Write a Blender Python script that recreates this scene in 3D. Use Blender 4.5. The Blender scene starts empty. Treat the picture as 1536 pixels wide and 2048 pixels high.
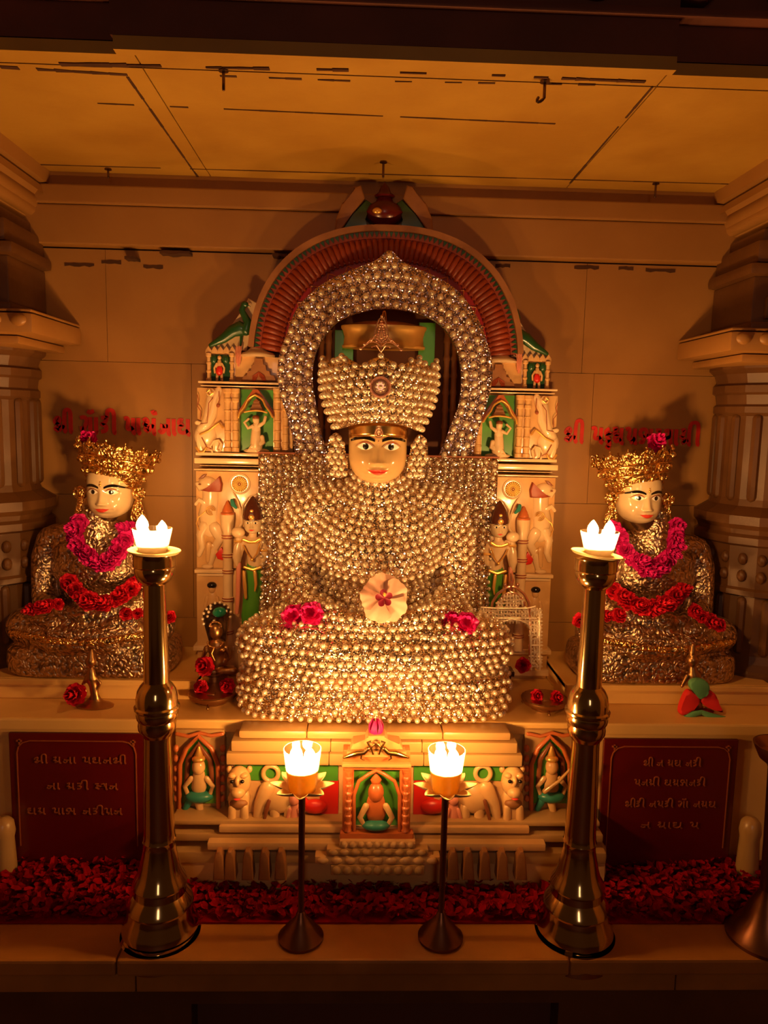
import bpy, bmesh, math, random
from mathutils import Vector, Matrix, noise
from mathutils.bvhtree import BVHTree
PI = math.pi
R = math.radians
rnd = random.Random(7)
sc = bpy.context.scene
COL = sc.collection

# ------------------------------------------------------------------ camera
FPX = 1479.0
CAM = Vector((-0.043, 0.0, 1.55))
_ps, _th, _ro = R(1.86), R(7.17), 0.022
_F = Vector((math.sin(_ps)*math.cos(_th), math.cos(_ps)*math.cos(_th), -math.sin(_th)))
_r0 = Vector((math.cos(_ps), -math.sin(_ps), 0))
_u0 = _r0.cross(_F)
_RT = _r0*math.cos(_ro) + _u0*math.sin(_ro)
_UP = _RT.cross(_F)

def W(px, py, d):
    """point of the place at depth d (metres from the camera along Y) measured in the photograph"""
    v = _F + _RT*((px-768)/FPX) - _UP*((py-1024)/FPX)
    return CAM + v*(d/v.y)

def WZ(px, py, z):
    v = _F + _RT*((px-768)/FPX) - _UP*((py-1024)/FPX)
    return CAM + v*((z-CAM.z)/v.z)

cam = bpy.data.cameras.new('camera'); camo = bpy.data.objects.new('camera', cam); COL.objects.link(camo)
cam.sensor_fit = 'VERTICAL'; cam.sensor_height = 36.0; cam.lens = FPX/2048*36.0
cam.clip_start = 0.02
camo.matrix_world = Matrix.Translation(CAM) @ Matrix((_RT, _UP, -_F)).transposed().to_4x4()
sc.camera = camo

# ------------------------------------------------------------------ materials
def mat(name, col, rough=.5, metal=0., coat=0., bump=0., bscale=60., var=0., vscale=8., col2=None, spec=.5, sss=0., trans=0., emis=None, estr=0.):
    m = bpy.data.materials.new(name); m.use_nodes = True
    nt = m.node_tree; b = nt.nodes['Principled BSDF']
    b.inputs['Base Color'].default_value = (*col, 1)
    b.inputs['Roughness'].default_value = rough
    b.inputs['Metallic'].default_value = metal
    b.inputs['Coat Weight'].default_value = coat
    b.inputs['Coat Roughness'].default_value = .08
    b.inputs['Specular IOR Level'].default_value = spec
    if sss:
        b.inputs['Subsurface Weight'].default_value = sss
        b.inputs['Subsurface Radius'].default_value = (.02, .01, .005)
        b.inputs['Subsurface Scale'].default_value = .5
    if emis:
        b.inputs['Emission Color'].default_value = (*emis, 1)
        b.inputs['Emission Strength'].default_value = estr
    tc = nt.nodes.new('ShaderNodeTexCoord')
    if var:
        n = nt.nodes.new('ShaderNodeTexNoise'); n.inputs['Scale'].default_value = vscale; n.inputs['Detail'].default_value = 6
        nt.links.new(tc.outputs['Object'], n.inputs['Vector'])
        r = nt.nodes.new('ShaderNodeValToRGB')
        r.color_ramp.elements[0].position = .38; r.color_ramp.elements[1].position = .62
        c2 = col2 or tuple(c*.55 for c in col)
        r.color_ramp.elements[0].color = (*[a*(1-var)+b_*var for a, b_ in zip(col, c2)], 1)
        r.color_ramp.elements[1].color = (*col, 1)
        nt.links.new(n.outputs['Fac'], r.inputs['Fac']); nt.links.new(r.outputs['Color'], b.inputs['Base Color'])
    if bump:
        n = nt.nodes.new('ShaderNodeTexNoise'); n.inputs['Scale'].default_value = bscale; n.inputs['Detail'].default_value = 5
        nt.links.new(tc.outputs['Object'], n.inputs['Vector'])
        bp = nt.nodes.new('ShaderNodeBump'); bp.inputs['Strength'].default_value = bump; bp.inputs['Distance'].default_value = .004
        nt.links.new(n.outputs['Fac'], bp.inputs['Height']); nt.links.new(bp.outputs['Normal'], b.inputs['Normal'])
    return m

def foil(name, col, scale=380., amt=1.2, rough=.22, metal=1.):
    """crinkled glitter cloth: facets with random normals"""
    m = mat(name, col, rough, metal)
    nt = m.node_tree; b = nt.nodes['Principled BSDF']
    tc = nt.nodes.new('ShaderNodeTexCoord'); v = nt.nodes.new('ShaderNodeTexVoronoi'); v.inputs['Scale'].default_value = scale
    nt.links.new(tc.outputs['Object'], v.inputs['Vector'])
    s = nt.nodes.new('ShaderNodeVectorMath'); s.operation = 'SUBTRACT'; s.inputs[1].default_value = (.5, .5, .5)
    nt.links.new(v.outputs['Color'], s.inputs[0])
    k = nt.nodes.new('ShaderNodeVectorMath'); k.operation = 'SCALE'; k.inputs['Scale'].default_value = amt
    nt.links.new(s.outputs[0], k.inputs[0])
    g = nt.nodes.new('ShaderNodeNewGeometry')
    a = nt.nodes.new('ShaderNodeVectorMath'); a.operation = 'ADD'
    nt.links.new(g.outputs['Normal'], a.inputs[0]); nt.links.new(k.outputs[0], a.inputs[1])
    z = nt.nodes.new('ShaderNodeVectorMath'); z.operation = 'NORMALIZE'
    nt.links.new(a.outputs[0], z.inputs[0]); nt.links.new(z.outputs[0], b.inputs['Normal'])
    return m

def embossed(name, col, scale=90., strength=.8, rough=.28, metal=1., dark=.35):
    """chased metal with a raised leafy relief, darker in the grooves"""
    m = mat(name, col, rough, metal)
    nt = m.node_tree; b = nt.nodes['Principled BSDF']
    tc = nt.nodes.new('ShaderNodeTexCoord')
    n = nt.nodes.new('ShaderNodeTexNoise'); n.inputs['Scale'].default_value = scale*.3
    nt.links.new(tc.outputs['Object'], n.inputs['Vector'])
    mx = nt.nodes.new('ShaderNodeVectorMath'); mx.operation = 'MULTIPLY_ADD'
    nt.links.new(n.outputs['Color'], mx.inputs[0]); mx.inputs[1].default_value = (.03, .03, .03)
    nt.links.new(tc.outputs['Object'], mx.inputs[2])
    v = nt.nodes.new('ShaderNodeTexVoronoi'); v.inputs['Scale'].default_value = scale; v.feature = 'SMOOTH_F1'
    nt.links.new(mx.outputs[0], v.inputs['Vector'])
    bp = nt.nodes.new('ShaderNodeBump'); bp.inputs['Strength'].default_value = strength; bp.inputs['Distance'].default_value = .006; bp.invert = True
    nt.links.new(v.outputs['Distance'], bp.inputs['Height']); nt.links.new(bp.outputs['Normal'], b.inputs['Normal'])
    r = nt.nodes.new('ShaderNodeValToRGB'); r.color_ramp.elements[0].position = .3; r.color_ramp.elements[1].position = .7
    r.color_ramp.elements[0].color = (*col, 1); r.color_ramp.elements[1].color = (*[c*dark for c in col], 1)
    nt.links.new(v.outputs['Distance'], r.inputs['Fac']); nt.links.new(r.outputs['Color'], b.inputs['Base Color'])
    return m

def clear_glass(name, tint=(1, .97, .9), gloss=.12):
    m = bpy.data.materials.new(name); m.use_nodes = True; nt = m.node_tree
    nt.nodes.remove(nt.nodes['Principled BSDF']); out = nt.nodes['Material Output']
    t = nt.nodes.new('ShaderNodeBsdfTransparent'); t.inputs[0].default_value = (*tint, 1)
    g = nt.nodes.new('ShaderNodeBsdfGlossy'); g.inputs['Roughness'].default_value = .03
    d = nt.nodes.new('ShaderNodeBsdfTranslucent'); d.inputs[0].default_value = (1, .9, .7, 1)
    lw = nt.nodes.new('ShaderNodeLayerWeight'); lw.inputs[0].default_value = .5
    pw_ = nt.nodes.new('ShaderNodeMath'); pw_.operation = 'POWER'; pw_.inputs[1].default_value = 3.5; nt.links.new(lw.outputs['Facing'], pw_.inputs[0])
    f = nt.nodes.new('ShaderNodeMath'); f.operation = 'MULTIPLY_ADD'; f.inputs[1].default_value = .5; f.inputs[2].default_value = .04; nt.links.new(pw_.outputs[0], f.inputs[0])
    x = nt.nodes.new('ShaderNodeMixShader'); x2 = nt.nodes.new('ShaderNodeMixShader'); x2.inputs[0].default_value = gloss
    nt.links.new(t.outputs[0], x2.inputs[1]); nt.links.new(d.outputs[0], x2.inputs[2])
    nt.links.new(f.outputs[0], x.inputs[0]); nt.links.new(x2.outputs[0], x.inputs[1]); nt.links.new(g.outputs[0], x.inputs[2])
    nt.links.new(x.outputs[0], out.inputs['Surface'])
    return m

def flame_mat(name, col, st):
    m = bpy.data.materials.new(name); m.use_nodes = True; nt = m.node_tree
    nt.nodes.remove(nt.nodes['Principled BSDF']); out = nt.nodes['Material Output']
    e = nt.nodes.new('ShaderNodeEmission'); e.inputs[0].default_value = (*col, 1); e.inputs[1].default_value = st
    nt.links.new(e.outputs[0], out.inputs['Surface']); return m

M = {}
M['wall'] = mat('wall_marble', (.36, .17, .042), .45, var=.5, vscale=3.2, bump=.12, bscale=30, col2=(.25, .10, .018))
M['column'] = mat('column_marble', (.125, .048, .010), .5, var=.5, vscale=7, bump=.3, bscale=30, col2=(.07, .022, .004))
M['soffit'] = mat('ceiling_marble', (.50, .27, .036), .5, var=.7, vscale=3.5, bump=.2, bscale=25, col2=(.34, .155, .015))
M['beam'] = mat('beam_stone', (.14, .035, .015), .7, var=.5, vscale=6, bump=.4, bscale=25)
M['seam'] = mat('seam_grime', (.07, .022, .006), .9, var=.5, vscale=20)
M['ledge'] = mat('ledge_marble', (.50, .30, .12), .3, var=.4, vscale=5, bump=.08, bscale=30, col2=(.36, .17, .045), coat=.2)
M['ledge2'] = mat('step_marble', (.80, .50, .17), .35, var=.4, vscale=5, bump=.08, bscale=30, col2=(.62, .33, .09), coat=.1)
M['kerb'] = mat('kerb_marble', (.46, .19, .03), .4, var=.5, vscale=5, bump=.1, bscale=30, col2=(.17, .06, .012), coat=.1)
M['stone'] = mat('carved_marble', (.72, .44, .19), .28, var=.4, vscale=14, bump=.12, bscale=60, col2=(.50, .22, .06), coat=.25)
M['stone_pale'] = mat('polished_pale_marble', (.80, .58, .34), .2, var=.35, vscale=10, col2=(.62, .36, .15), coat=.4)
M['stone_brown'] = mat('aged_marble', (.34, .14, .045), .5, var=.5, vscale=12, bump=.3, bscale=50, col2=(.18, .06, .015))
M['groove'] = mat('dark_groove_paint', (.30, .07, .02), .6)
M['orange'] = mat('orange_painted_stone', (.60, .15, .04), .35, var=.4, vscale=18, bump=.2, bscale=60, coat=.2)
M['redor'] = mat('red_orange_petal_paint', (.32, .045, .012), .45, var=.4, vscale=22, bump=.2, bscale=70)
M['crimson'] = mat('crimson_paint', (.40, .008, .006), .45, var=.3, vscale=14)
M['red'] = mat('red_paint', (.62, .02, .012), .35)
M['green'] = mat('green_paint', (.07, .28, .03), .3, coat=.3)
M['dgreen'] = mat('dark_green_paint', (.015, .07, .02), .3, coat=.3)
M['teal'] = mat('teal_paint', (.03, .22, .17), .35)
M['gold'] = mat('gilded_metal', (.95, .58, .20), .22, 1.)
M['goldpaint'] = mat('gold_paint', (.90, .50, .12), .3, .6, bump=.1)
M['emb_gold'] = embossed('embossed_gold', (1., .62, .22), 150, .9, .25)
M['emb_silver'] = embossed('embossed_bronze', (.70, .50, .34), 130, .9, .34, dark=.3)
M['emb_dark'] = embossed('dark_embossed_bronze', (.28, .17, .10), 110, .6, .25, dark=.4)
M['bronze'] = mat('dark_bronze', (.16, .09, .05), .25, .9, bump=.1)
M['brass'] = mat('polished_brass', (.74, .56, .27), .13, 1., bump=.02, bscale=15)
M['oldbrass'] = mat('dull_brass', (.42, .22, .09), .35, 1., bump=.1, bscale=40)
M['darkpole'] = mat('dark_metal_pole', (.20, .08, .04), .35, .9)
M['silver'] = mat('filigree_silver', (.90, .74, .56), .35, .35, bump=.3, bscale=200)
M['pearl'] = mat('pearl', (.86, .73, .55), .24, .6, coat=.6)
M['foil'] = foil('glitter_cloth', (.90, .71, .53), 380., 1.25, .20)
M['foil_v'] = foil('violet_glitter_cloth', (.66, .53, .60), 380., 1.25, .20)
M['skin'] = mat('painted_marble_face', (.56, .36, .16), .16, coat=.6, sss=.12)
M['skin2'] = mat('glossy_ivory_face', (.60, .45, .27), .12, coat=.7, sss=.1)
M['black'] = mat('black_paint', (.008, .005, .004), .18, coat=.4)
M['white'] = mat('eye_white', (.92, .88, .8), .15, coat=.6)
M['lid'] = mat('brown_eyelid_line', (.22, .06, .02), .4)
M['lips'] = mat('red_lip_paint', (.68, .05, .03), .25, coat=.4)
M['magenta'] = mat('magenta_petals', (.80, .008, .22), .55, var=.35, vscale=60, col2=(.5, 0., .15), sss=.1)
M['purple'] = mat('purple_magenta_petals', (.62, .006, .20), .6, var=.35, vscale=60, col2=(.4, 0., .12))
M['rose'] = mat('red_rose_petals', (.66, .006, .03), .55, var=.4, vscale=60, col2=(.35, 0., .01))
M['petal_floor'] = mat('fallen_red_petals', (.34, .001, .006), .8, var=.6, vscale=30, col2=(.12, 0., .002), spec=.1)
M['hib'] = mat('salmon_petals', (.74, .42, .30), .55, var=.35, vscale=40, col2=(.62, .28, .18), sss=.1)
M['plate'] = mat('satin_brass', (.80, .60, .28), .45, .35)
M['hibc'] = mat('crimson_flower_heart', (.20, .001, .022), .5)
M['stamen'] = mat('yellow_stamen', (.9, .6, .1), .6)
M['plaque'] = mat('dark_red_stone', (.12, .004, .003), .3, var=.3, vscale=8, coat=.2)
M['faded'] = mat('faded_gilt_lettering', (.30, .07, .015), .5)
M['inscr'] = mat('red_lettering_paint', (.58, .012, .006), .5, var=.3, vscale=50)
def glowing(name, col, tr=.55):
    """waxy or oily filling that light passes through diffusely"""
    m = bpy.data.materials.new(name); m.use_nodes = True; nt = m.node_tree
    nt.nodes.remove(nt.nodes['Principled BSDF']); out = nt.nodes['Material Output']
    a = nt.nodes.new('ShaderNodeBsdfDiffuse'); a.inputs[0].default_value = (*col, 1)
    b = nt.nodes.new('ShaderNodeBsdfTranslucent'); b.inputs[0].default_value = (*col, 1)
    x = nt.nodes.new('ShaderNodeMixShader'); x.inputs[0].default_value = tr
    nt.links.new(a.outputs[0], x.inputs[1]); nt.links.new(b.outputs[0], x.inputs[2]); nt.links.new(x.outputs[0], out.inputs['Surface'])
    return m
M['wax'] = glowing('candle_wax', (.97, .93, .85)); M['oil'] = glowing('golden_lamp_oil', (.95, .62, .06), .5)
M['glass'] = clear_glass('clear_glass', gloss=.30)
M['flame'] = flame_mat('flame', (1., .50, .155), 1050.)
M['flame_low'] = flame_mat('small_flame', (1., .50, .155), 1050.)
M['gem_g'] = mat('green_gem', (.01, .22, .13), .08, .2, coat=1.)
M['gem_r'] = mat('ruby_gem', (.5, .01, .02), .08, .1, coat=1.)
M['ruby_metal'] = mat('rose_gold_ornament', (.85, .46, .32), .22, .8, bump=.1)
M['gilt'] = mat('bright_gilt_paint', (.95, .62, .16), .3, .15)
M['cloth_r'] = mat('red_cloth', (.62, .012, .012), .7)
M['cloth_g'] = mat('green_ribbon', (.10, .30, .13), .55)
M['pink'] = mat('pink_paint', (.70, .25, .16), .4)
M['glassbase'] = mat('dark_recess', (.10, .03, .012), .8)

# ------------------------------------------------------------------ mesh building
def sq(a, se=2.35): return (abs(math.cos(a))**se+abs(math.sin(a))**se)**(-1/se)
class MB:
    def __init__(s): s.bm = bmesh.new()
    def add(s, vs, fs):
        v = [s.bm.verts.new(p) for p in vs]
        for f in fs:
            try: s.bm.faces.new([v[i] for i in f])
            except ValueError: pass
        return v
    def box(s, x0, x1, y0, y1, z0, z1, bev=0., rot=None):
        vs = [Vector((x, y, z)) for x in (x0, x1) for y in (y0, y1) for z in (z0, z1)]
        if rot: vs = [rot @ v for v in vs]
        v = s.add(vs, [(0, 1, 3, 2), (4, 6, 7, 5), (0, 4, 5, 1), (2, 3, 7, 6), (0, 2, 6, 4), (1, 5, 7, 3)])
        if bev:
            es = list({e for q in v for e in q.link_edges})
            bmesh.ops.bevel(s.bm, geom=es, offset=bev, segments=2, affect='EDGES', profile=.6)
        return s
    def lathe(s, prof, c=(0, 0, 0), n=32, M_=None, sx=1., sy=1., ph=0., a0=0., a1=2*PI):
        full = abs(a1-a0-2*PI) < 1e-6
        k = n if full else n+1
        vs = []
        for r, z in prof:
            for i in range(k):
                a = a0+(a1-a0)*i/n+ph
                p = Vector((r*math.cos(a)*sx, r*math.sin(a)*sy, z))
                if M_: p = M_ @ p
                vs.append(p+Vector(c))
        fs = []
        for j in range(len(prof)-1):
            for i in range(n):
                i2 = (i+1) % k if full else i+1
                fs.append((j*k+i, j*k+i2, (j+1)*k+i2, (j+1)*k+i))
        if full:
            if prof[0][0] > 1e-6: fs.append(tuple(reversed(range(k))))
            if prof[-1][0] > 1e-6: fs.append(tuple((len(prof)-1)*k+i for i in range(k)))
        s.add(vs, fs); return s
    def ell(s, c, r, nu=16, nv=10, M_=None):
        c = Vector(c)
        if not hasattr(r, '__len__'): r = (r, r, r)
        vs = []; fs = []
        for j in range(1, nv):
            t = PI*j/nv
            for i in range(nu):
                a = 2*PI*i/nu
                p = Vector((r[0]*math.sin(t)*math.cos(a), r[1]*math.sin(t)*math.sin(a), r[2]*math.cos(t)))
                vs.append(c+(M_ @ p if M_ else p))
        top = Vector((0, 0, r[2])); bot = Vector((0, 0, -r[2]))
        vs += [c+(M_ @ top if M_ else top), c+(M_ @ bot if M_ else bot)]
        for j in range(nv-2):
            for i in range(nu):
                i2 = (i+1) % nu
                fs.append((j*nu+i, (j+1)*nu+i, (j+1)*nu+i2, j*nu+i2))
        T = len(vs)-2
        for i in range(nu):
            fs.append((T, i, (i+1) % nu)); fs.append((T+1, (nv-2)*nu+(i+1) % nu, (nv-2)*nu+i))
        s.add(vs, fs); return s
    def tube(s, pts, rad, n=10, fl=1., cap=True, closed=False):
        """swept tube; rad number or list; fl flattens it in Y; rounded ends"""
        pts = [Vector(p) for p in pts]
        if not hasattr(rad, '__len__'): rad = [rad]*len(pts)
        if cap and not closed and len(pts) > 1:
            d0 = (pts[0]-pts[1]).normalized(); d1 = (pts[-1]-pts[-2]).normalized()
            ra, rb = rad[0], rad[-1]
            pts = [pts[0]+d0*ra*.95, pts[0]+d0*ra*.6]+pts+[pts[-1]+d1*rb*.6, pts[-1]+d1*rb*.95]
            rad = [ra*.25, ra*.8]+list(rad)+[rb*.8, rb*.25]
        m = len(pts); vs = []
        u = None
        for i, p in enumerate(pts):
            a = pts[(i-1) % m] if (closed or i > 0) else p
            b = pts[(i+1) % m] if (closed or i < m-1) else p
            t = (b-a).normalized()
            if u is None:
                h = Vector((0, 1, 0)) if abs(t.y) < .9 else Vector((1, 0, 0))
                u = (h-t*h.dot(t)).normalized()
            else:
                u = u-t*u.dot(t)
                u = u.normalized() if u.length > 1e-6 else Vector((0, 1, 0))
            w = t.cross(u)
            for k in range(n):
                an = 2*PI*k/n
                q = (u*math.cos(an)+w*math.sin(an))*rad[i]
                q.y *= fl
                vs.append(p+q)
        fs = []
        for i in range(m if closed else m-1):
            for k in range(n):
                k2 = (k+1) % n; i2 = (i+1) % m
                fs.append((i*n+k, i*n+k2, i2*n+k2, i2*n+k))
        if not closed:
            fs.append(tuple(reversed(range(n)))); fs.append(tuple((m-1)*n+k for k in range(n)))
        s.add(vs, fs); return s
    def prism(s, out, y0, y1, bev=0.):
        """outline [(x,z)] extruded between depths y0 (front) and y1"""
        n = len(out)
        vs = [Vector((x, y0, z)) for x, z in out]+[Vector((x, y1, z)) for x, z in out]
        fs = [tuple(range(n)), tuple(reversed(range(n, 2*n)))]+[(i, (i+1) % n, n+(i+1) % n, n+i) for i in range(n)]
        v = s.add(vs, fs)
        if bev:
            es = [e for e in {e for q in v[:n] for e in q.link_edges} if e.verts[0] in v[:n] and e.verts[1] in v[:n]]
            bmesh.ops.bevel(s.bm, geom=es, offset=bev, segments=3, affect='EDGES', profile=.5)
        return s
    def ring(s, c, ri, ro, y0, y1, a0, a1, n=64, se=2.):
        """flat ring sector standing in XZ, angles from +x"""
        vs = []; fs = []
        for i in range(n+1):
            a = a0+(a1-a0)*i/n; k_ = sq(a, se); ca, sa = math.cos(a)*k_, math.sin(a)*k_
            for r_, y in ((ri, y0), (ro, y0), (ro, y1), (ri, y1)):
                vs.append((c[0]+r_*ca, y, c[1]+r_*sa))
        for i in range(n):
            for k in range(4):
                k2 = (k+1) % 4
                fs.append((i*4+k, i*4+k2, (i+1)*4+k2, (i+1)*4+k))
        fs += [(0, 1, 2, 3), (n*4+3, n*4+2, n*4+1, n*4)]
        s.add(vs, fs); return s
    def grid(s, f, nu, nv):
        vs = [f(i/nu, j/nv) for j in range(nv+1) for i in range(nu+1)]
        fs = [(j*(nu+1)+i, j*(nu+1)+i+1, (j+1)*(nu+1)+i+1, (j+1)*(nu+1)+i) for j in range(nv) for i in range(nu)]
        s.add(vs, fs); return s
    def xform(s, M_):
        bmesh.ops.transform(s.bm, matrix=M_, verts=s.bm.verts); return s
    def mesh(s, name):
        bmesh.ops.recalc_face_normals(s.bm, faces=s.bm.faces)
        me = bpy.data.meshes.new(name); s.bm.to_mesh(me); s.bm.free(); return me

WORLD_ROOTS = set()
def place(o, parent):
    if parent is not None:
        o.parent = parent
        if parent.name in WORLD_ROOTS: o.matrix_parent_inverse = Matrix.Translation(-parent.location)
def tag(o, label=None, cat=None, group=None, kind=None):
    if label: o['label'] = label
    if cat: o['category'] = cat
    if group: o['group'] = group
    if kind: o['kind'] = kind
    return o
def obj(name, mb, m, parent=None, smooth=True, label=None, kind=None, ang=40):
    me = mb.mesh(name) if isinstance(mb, MB) else mb
    me.materials.clear(); me.materials.append(m)
    o = bpy.data.objects.new(name, me); COL.objects.link(o)
    if smooth:
        for p in me.polygons: p.use_smooth = True
        me.set_sharp_from_angle(angle=R(ang))
    place(o, parent)
    if label: o['label'] = label
    if kind: o['kind'] = kind
    return o
def thing(name, label, cat, loc=(0, 0, 0), group=None, world=False, rotz=0.):
    o = bpy.data.objects.new(name, None); COL.objects.link(o)
    o.location = loc; o.rotation_euler = (0, 0, rotz); o.empty_display_size = .02
    tag(o, label, cat, group)
    if world: WORLD_ROOTS.add(o.name)
    return o
def one(name, mb, m, label, cat, group=None, smooth=True):
    return tag(obj(name, mb, m, None, smooth), label, cat, group)
def struct(name, mb, m, parent=None, smooth=False):
    o = obj(name, mb, m, parent, smooth)
    if parent is None: o['kind'] = 'structure'
    return o
KIDS = lambda o: [c for c in bpy.data.objects if c.parent == o]
def copy_tree(o, parent=None):
    c = o.copy(); COL.objects.link(c); c.parent = parent
    for ch in KIDS(o): copy_tree(ch, c)
    return c
def jit(a): return rnd.uniform(-a, a)
def remeshed(mb, vox, smooth_it=4):
    me = mb.mesh('tmp'); o = bpy.data.objects.new('tmp', me); COL.objects.link(o)
    r = o.modifiers.new('r', 'REMESH'); r.mode = 'VOXEL'; r.voxel_size = vox; r.adaptivity = 0
    s_ = o.modifiers.new('s', 'SMOOTH'); s_.factor = .5; s_.iterations = smooth_it
    dg = bpy.context.evaluated_depsgraph_get(); dg.update()
    me2 = bpy.data.meshes.new_from_object(o.evaluated_get(dg))
    bpy.data.objects.remove(o); bpy.data.meshes.remove(me)
    return me2

# ------------------------------------------------------------------ pearls
_pm = {}
def pearl_mesh(r):
    k = round(r, 5)
    if k not in _pm:
        me = MB().ell((0, 0, 0), r, 16, 10).mesh('pearl'); me.materials.append(M['pearl'])
        for p in me.polygons: p.use_smooth = True
        _pm[k] = me
    return _pm[k]
def add_pearls(parent, pts, r, near=100):
    """pts: centres in the parent's frame; the nearest ones are parts, the rest one mass"""
    base = Vector((0, 0, 0)) if parent.name in WORLD_ROOTS else parent.location
    key = lambda p: (p+base-CAM).length
    pts = sorted(pts, key=key)
    for p in pts[:near]:
        o = bpy.data.objects.new('pearl', pearl_mesh(r)); COL.objects.link(o); o.location = p
        place(o, parent)
    rest = pts[near:]
    if rest:
        mb = MB()
        for p in rest: mb.ell(p, r, 14, 9)
        obj('pearl_covering', mb, M['pearl'], parent, ang=180, kind='stuff')

class Pack:
    """keeps accepted points a minimum distance apart"""
    def __init__(s, d): s.d = d; s.g = {}; s.pts = []
    def ok(s, p, k=1.):
        c = tuple(int(math.floor(v/s.d)) for v in p)
        for i in (-1, 0, 1):
            for j in (-1, 0, 1):
                for l in (-1, 0, 1):
                    for q in s.g.get((c[0]+i, c[1]+j, c[2]+l), ()):
                        if (q-p).length < s.d*k: return False
        return True
    def put(s, p):
        c = tuple(int(math.floor(v/s.d)) for v in p)
        s.g.setdefault(c, []).append(p); s.pts.append(p)
def sample_surface(me, n, seed=3):
    rr = random.Random(seed); me.calc_loop_triangles()
    tr = me.loop_triangles; ar = [t.area for t in tr]; tot = sum(ar); out = []
    acc = 0.; vs = me.vertices
    for t, a in zip(tr, ar):
        acc += a/tot*n
        while acc > 0:
            acc -= 1
            u, v = rr.random(), rr.random()
            if u+v > 1: u, v = 1-u, 1-v
            A, B, C = (vs[i].co for i in t.vertices)
            out.append((A+(B-A)*u+(C-A)*v, t.normal.copy()))
    return out
def row_pearls(me, q, along, step, s, r, keep, n=120000, lift=.3, fill=True, seed=3):
    """pearls in rows q(p)=k*step over a surface, then the gaps filled"""
    cand = [(p, nn) for p, nn in sample_surface(me, n, seed) if keep(p, nn)]
    pk = Pack(s*.93); out = []
    rows = {}
    for p, nn in cand:
        v = q(p); k = round(v/step)
        if abs(v-k*step) < .0016: rows.setdefault(k, []).append((along(p), p, nn))
    for k in sorted(rows):
        for a, p, nn in sorted(rows[k], key=lambda t: t[0]):
            if pk.ok(p): pk.put(p); out.append(p+nn*r*lift)
    if fill:
        random.Random(1).shuffle(cand)
        for p, nn in cand:
            if pk.ok(p, 1.02): pk.put(p); out.append(p+nn*r*lift)
    return out
# ================================================================== THE SETTING
CEIL = 2.155; WALLY = 2.02; KERB = .49; SHELF = .855
zw = lambda py: W(768, py, WALLY).z
# back wall: marble slabs over a dark joint backing
mb = MB(); mb.box(-1.12, 1.14, WALLY+.012, WALLY+.1, 0, 2.5)
wb = struct('wall_back', mb, M['seam'])
zs = [0, .6, zw(1240), zw(1000), zw(737), zw(515)]
cuts = [[-1.1, 0, 1.12], [-1.1, 0, 1.12], [-1.1, -.62, 0, .62, 1.12], [-1.1, -.50, 0, .66, 1.12], [-1.1, -.50, .0, .585, 1.12], [-1.1, -.72, 0, .55, 1.12]]
mb = MB()
for k in range(5):
    xs = cuts[k+1]
    for i in range(len(xs)-1):
        mb.box(xs[i]+.0006, xs[i+1]-.0006, WALLY, WALLY+.02, zs[k]+.0006, zs[k+1]-.0006)
obj('wall_slab', mb, M['wall'], wb, False)
# upper courses: architrave, frieze and cornice
mb = MB()
z1, z2, z3, z4 = zw(512), zw(435), zw(398), zw(366)
mb.box(-1.1, 1.12, 1.985, 2.03, z1, z2, .004)
mb.box(-1.1, 1.12, 1.975, 2.03, z2+.001, z3, .004)
mb.box(-1.1, 1.12, 1.995, 2.03, z3+.001, z4, .002)
mb.box(-1.1, 1.12, 1.965, 2.03, z4+.001, CEIL+.02, .003)
struct('trim_1', mb, M['wall'])
# ragged grime along the underside joint of the architrave
mb = MB()
for cx, w_, py in ((150, 60, 522), (215, 40, 517), (262, 24, 514), (300, 40, 527), (350, 60, 503), (1180, 50, 528), (1260, 30, 530), (1330, 60, 534), (1010, 30, 525), (560, 30, 508)):
    a = W(cx-w_/2, py, 1.99)
    b = W(cx+w_/2, py, 1.99)
    m_ = 6
    out = [(a.x+(b.x-a.x)*i/m_, a.z+.002+jit(.0012)) for i in range(m_+1)]+[(b.x+(a.x-b.x)*i/m_, a.z-.004-abs(jit(.004))) for i in range(m_+1)]
    mb.prism(out, 1.9845 if py < 515 else 2.0185, 2.022)
struct('trim_grime', mb, M['seam'], None)
# ceiling slabs with worn joints
mb = MB(); mb.box(-1.12, 1.14, 1.37, 2.1, CEIL+.012, CEIL+.12)
cl = struct('ceiling', mb, M['seam'])
ys = [1.36, 1.405, 1.47+.055, 1.955]
mb = MB()
xs = [-1.1, -.44, .477, 1.12]
mb.box(xs[1]-.03, xs[2]+.008, 1.337, 1.3565, CEIL-.001, CEIL+.021)
for j, (a, b) in enumerate(((1.357, 1.402), (1.404, 1.9545), (1.956, 2.03))):
    for i in range(3):
        mb.box(xs[i]+.0012*(i > 0), xs[i+1]-.0012*(i < 2), a, b, CEIL-.001*(j == 1), CEIL+.02)
obj('ceiling_slab', mb, M['soffit'], cl, False)
def grime_line(mb, p0, p1, wd, n=14, gaps=.25):
    """broken dark seam on the ceiling, photograph end points"""
    a = WZ(*p0, CEIL); b = WZ(*p1, CEIL)
    for i in range(n):
        if rnd.random() < gaps: continue
        s0 = a+(b-a)*(i/n); s1 = a+(b-a)*((i+1.02)/n)
        d = (b-a).normalized(); nrm = Vector((-d.y, d.x, 0)); w0 = wd*rnd.uniform(.5, 1.3); w1 = wd*rnd.uniform(.5, 1.3)
        v = [s0+nrm*w0, s0-nrm*w0, s1-nrm*w1, s1+nrm*w1]
        mb.add([Vector((q.x, q.y, z)) for z in (CEIL-.0022, CEIL+.002) for q in v], [(0, 1, 2, 3), (7, 6, 5, 4), (0, 4, 5, 1), (1, 5, 6, 2), (2, 6, 7, 3), (3, 7, 4, 0)])
mb = MB()
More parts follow.
